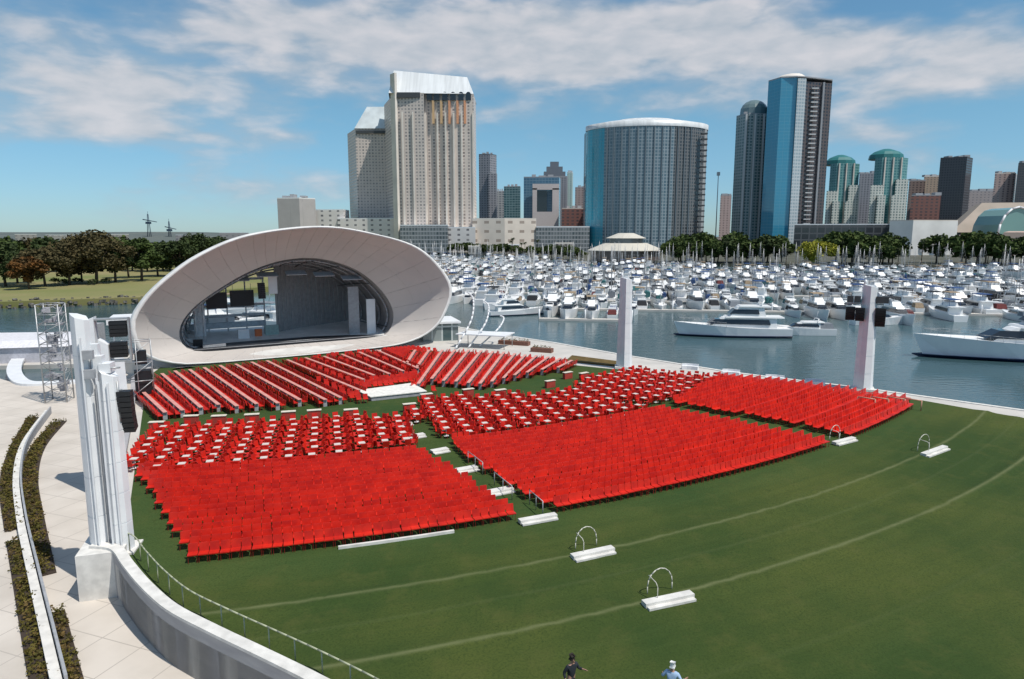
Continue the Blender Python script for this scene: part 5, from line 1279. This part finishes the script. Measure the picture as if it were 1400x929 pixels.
# two teal domed apartment towers
f_tl = facade('teal_bay', (.16, .36, .36), (.02, .14, .15), 3.5, 3.2, .7, .7, vary=.4); f_cr = facade('cream_bay', (.66, .68, .62), (.10, .16, .16), 3.5, 3.2, .5, .6, vary=.4)
tealroof = mat('teal_copper_roof', (.03, .18, .18), .4)
def domed(px0, px1, ytop, Y, label):
    setx(ytop, Y); w_ = px1-px0; zt = Z(ytop+14, Y); org = (X(px0, Y), Y, GZ); t = thing('domed_tower', label, 'building', org)
    MB().prism(fp([(px0+w_*.06, Y+4), (px0+w_*.25, Y-4), (px1-w_*.25, Y-4), (px1-w_*.06, Y+4), (px1-w_*.1, Y+34), (px0+w_*.1, Y+34)]), GZ, zt, caps=False).build('glass_wall', f_tl, t, org)
    for a, b_, dy in ((0, .34, 52), (.66, 1, 44), (.2, .42, 66), (.58, .8, 66)):
        z_ = Z(ytop+dy, Y); MB().prism(fp([(px0+w_*a, Y-8+(dy > 60)*-4), (px0+w_*b_, Y-8+(dy > 60)*-4), (px0+w_*b_, Y+10), (px0+w_*a, Y+10)]), GZ, z_).build('stepped_wing', f_cr, t, org)
    c = (X((px0+px1)/2, Y), Y+13); r0 = w_*.44/F*Y
    rr = [[(c[0]+r0*k*math.cos(b_), c[1]+r0*k*.8*math.sin(b_), zt+z) for b_ in [2*math.pi*j/12 for j in range(12)]] for k, z in ((.98, -1), (1, 0), (.95, 4.5), (.72, 8), (.38, 10.5), (.2, 11.6))]
    MB().loft(rr, sm=False, cap0=True, cap1=True).build('dome', tealroof, t, org)
    for k in (.28, .5, .72): MB().box((X(px0+w_*k, Y), Y-4.6, (zt+GZ)/2), (1.4, 1.5, zt-GZ)).build('mullion', cream, t, org)
domed(1130, 1175, 210, 860, 'shorter teal domed apartment tower left of its twin')
domed(1190, 1241, 202, 840, 'taller teal domed apartment tower right of its twin')
tower('plain grey block between the twin domed towers', [(1172, 1000), (1192, 998), (1192, 1025), (1172, 1025)], 238, f_slate, greyp)
tower('brown office block right of the taller domed tower', [(1240, 1000), (1262, 998), (1262, 1025), (1240, 1025)], 248, facade('brown_office', (.25, .18, .16), (.07, .06, .06), 5, 3.4, .5, .5), greyp)
tower('tan stepped office block left of the black slab', [(1260, 1080), (1281, 1078), (1281, 1110), (1260, 1110)], 242, facade('tan_office', (.45, .33, .24), (.15, .12, .1), 5, 3.4, .4, .5), cream)
tower('low red brown block in front of the tan office', [(1244, 900), (1284, 896), (1284, 930), (1244, 930)], 268, facade('brick_block', (.2, .1, .08), (.06, .04, .045), 6, 4, .5, .5), greyp)
tower('black glass slab tower, tallest at the right', [(1281, 960), (1317, 945), (1325, 965), (1290, 990)], 217, facade('black_slab', (.055, .058, .07), (.03, .032, .042), 3, 3.4, .6, .6, vary=.3), darkgrey)
tower('pink apartment tower near the right edge', [(1356, 1000), (1384, 996), (1386, 1020), (1357, 1025)], 238, facade('pink_apartment', (.5, .38, .35), (.15, .12, .13), 6, 3.3, .4, .6), cream)
tower('dark tower cut by the right edge of the picture', [(1387, 980), (1420, 976), (1420, 1000), (1387, 1000)], 224, facade('black_slab', (.05, .05, .06), (.02, .02, .03)), darkgrey)
tower('pale low block between the black slab and pink tower', [(1322, 1080), (1356, 1080), (1356, 1100), (1322, 1100)], 262, facade('pale_far', (.4, .36, .36), (.2, .18, .2), 6, 4, .4, .4), greyp)
# convention centre and white block
tower('long dark glass hall with thin white roof behind the harbour trees', [(1086, 650), (1216, 636), (1216, 690), (1086, 690)], 308, facade('dark_hall', (.10, .11, .12), (.025, .03, .035), 7, 6, .85, .8), white)
t, F_, zt, org = tower('plain white windowless block by the harbour front', [(1216, 606), (1248, 590), (1309, 598), (1309, 640), (1216, 650)], 303, mat('plain_white_wall', (.82, .80, .76), .8, scale=.05), cream)  # one even white on every wall of the block
for px in (1262, 1284): MB().box((X(px, 592), 591.5, 6), (4, 1.5, 9)).build('door_recess', greyp, t, org)
tan = mat('tan_roof', (.40, .33, .27), .8, col2=(.32, .27, .22), scale=.05)
XF = 1.0
t = thing('convention_centre', 'convention centre with sloping tan roofs and teal glass vault at right', 'building', (X(1300, 680), 680, GZ)); org = (X(1300, 680), 680, GZ)
MB().prism(fp([(1305, 680), (1480, 655), (1480, 800), (1290, 800)]), GZ, Z(318, 670), caps=True).build('wall', facade('conv_wall', (.38, .34, .32), (.05, .07, .08), 10, 8, .5, .4), t, org)
MB().prism(fp([(1300, 676), (1482, 650), (1482, 800), (1288, 800)]), Z(318, 670), Z(280, 740), m=tan, inset=.42).build('roof', tan, t, org)
VX = X(1366, 650)
def vault(q): return [(VX-17*math.cos(math.pi*k/8), 628+12*q, Z(322, 650)+(Z(285, 650)-Z(322, 650))*math.sin(math.pi*k/8)) for k in range(9)]
MB().loft([[p for p in vault(q)] for q in range(4)], closed=False, sm=False, cap0=True).build('glass_vault', facade('vault_glass', (.3, .45, .42), (.12, .3, .28), 4, 4, .9, .9), t, org)
MB().path([(x_, y_-.5, z_+.4) for x_, y_, z_ in vault(0)], .9, 5).build('vault_rim', white, t, org)
tower('low tan roofed hall in front of the convention centre', [(1310, 600), (1372, 585), (1400, 600), (1400, 640), (1312, 640)], 322, facade('tan_hall', (.36, .29, .24), (.1, .08, .08), 9, 6, .5, .4), tan, inset=.2)
tower('pinkish gabled hall at the right edge beside the convention centre', [(1372, 570), (1460, 560), (1460, 620), (1374, 620)], 318, facade('pink_hall', (.5, .38, .32), (.2, .15, .14), 9, 6, .4, .4), mat('pink_roof', (.52, .38, .32), .8), inset=.15)
# round pavilion on the harbour front
XF = 1.0; Yp = 448; c = (X(860, Yp), Yp+12); t = thing('round_pavilion', 'two tiered round pavilion with white roofs on the harbour front', 'pavilion', (*c, GZ)); org = (*c, GZ)
def ringc(r, z, n=12): return [(c[0]+r*math.cos(2*math.pi*(j+.5)/n), c[1]+r*.6*math.sin(2*math.pi*(j+.5)/n), z) for j in range(n)]
zA, zB, zC, zD, zE = Z(357, Yp), Z(343, Yp), Z(333, Yp), Z(326, Yp), Z(319, Yp); R_ = X(915, Yp)-X(860, Yp)
MB().loft([ringc(R_*.9, zA), ringc(R_*.9, zB)], sm=False).build('lower_wall', facade('pav_glass', (.3, .2, .15), (.03, .03, .035), 5, 9, .7, .9), t, org)
MB().loft([ringc(R_, zB-.3), ringc(R_, zB), ringc(R_*.55, zC), ringc(R_*.5, zC)], sm=False, cap0=True, cap1=True).build('lower_roof', mat('cream_roof', (.62, .58, .50), .6), t, org)
MB().loft([ringc(R_*.42, zC), ringc(R_*.42, zD)], sm=False).build('upper_wall', f_glassp, t, org)
MB().loft([ringc(R_*.52, zD-.2), ringc(R_*.52, zD), ringc(R_*.2, zE)], sm=False, cap0=True, cap1=True).build('upper_roof', mat('cream_roof', (.62, .58, .50), .6), t, org)
# low waterfront sheds and parked masts of the port, far left
for px, yt, yb, w_, lab in ((204, 293, 325, 5, 'taller dark port crane on the horizon above the park'), (232, 303, 325, 4, 'shorter dark port crane on the horizon right of the taller one')):
    Yc = 1600; XF = 1.0; x = X(px, Yc); z1 = Z(yt, Yc); t = thing('port_crane', lab, 'crane', (x, Yc, GZ)); cm = mat('crane_blue', (.03, .06, .10), .7)
    mb = MB()
    for dx in (-w_, w_): mb.tube((x+dx, Yc, GZ), (x+dx*.2, Yc, z1), 1.0, .6, 4)
    mb.tube((x, Yc, GZ), (x, Yc, z1+6), .8, .4, 4); mb.build('mast', cm, t, (x, Yc, GZ)); z3 = z1-18
    mb = MB(); mb.tube((x-w_*2.5, Yc, z3+6), (x+w_*4, Yc, z3), 1.1, .8, 4); mb.box((x, Yc, z3-2), (9, 9, 5)); mb.build('boom', cm, t, (x, Yc, GZ))
for i, (px, w_, yt) in enumerate(((62, 40, 322), (150, 26, 321), (240, 30, 322), (300, 40, 319), (100, 22, 323), (20, 30, 321))):
    tower('distant pale waterfront shed beyond the park, %s from the left' % nth((20, 62, 100, 150, 240, 300).index(px)+1), [(px, 1300), (px+w_, 1295), (px+w_, 1330), (px, 1330)], yt, facade('far_shed', (.45, .42, .40), (.2, .2, .22), 12, 6, .4, .4), white)[0]['group'] = 'distant sheds beyond the park'
# low harbour kiosks to fill the front
for i, (px, w_, yt, colr) in enumerate(((640, 26, 338, cream), (690, 20, 336, white), (760, 24, 334, cream), (940, 18, 340, white), (1010, 26, 341, cream), (1165, 22, 344, white), (1330, 34, 343, cream), (1380, 26, 340, white))):
    tower('small low harbour building behind the moored boats, %s from the left' % nth(i+1), [(px, 590 if px > 900 else 630), (px+w_, 588 if px > 900 else 628), (px+w_, 612 if px > 900 else 650), (px, 612 if px > 900 else 650)], yt, facade('kiosk', (.5, .45, .4), (.06, .06, .07), 4, 6, .6, .6), colr)[0]['group'] = 'small harbour buildings'
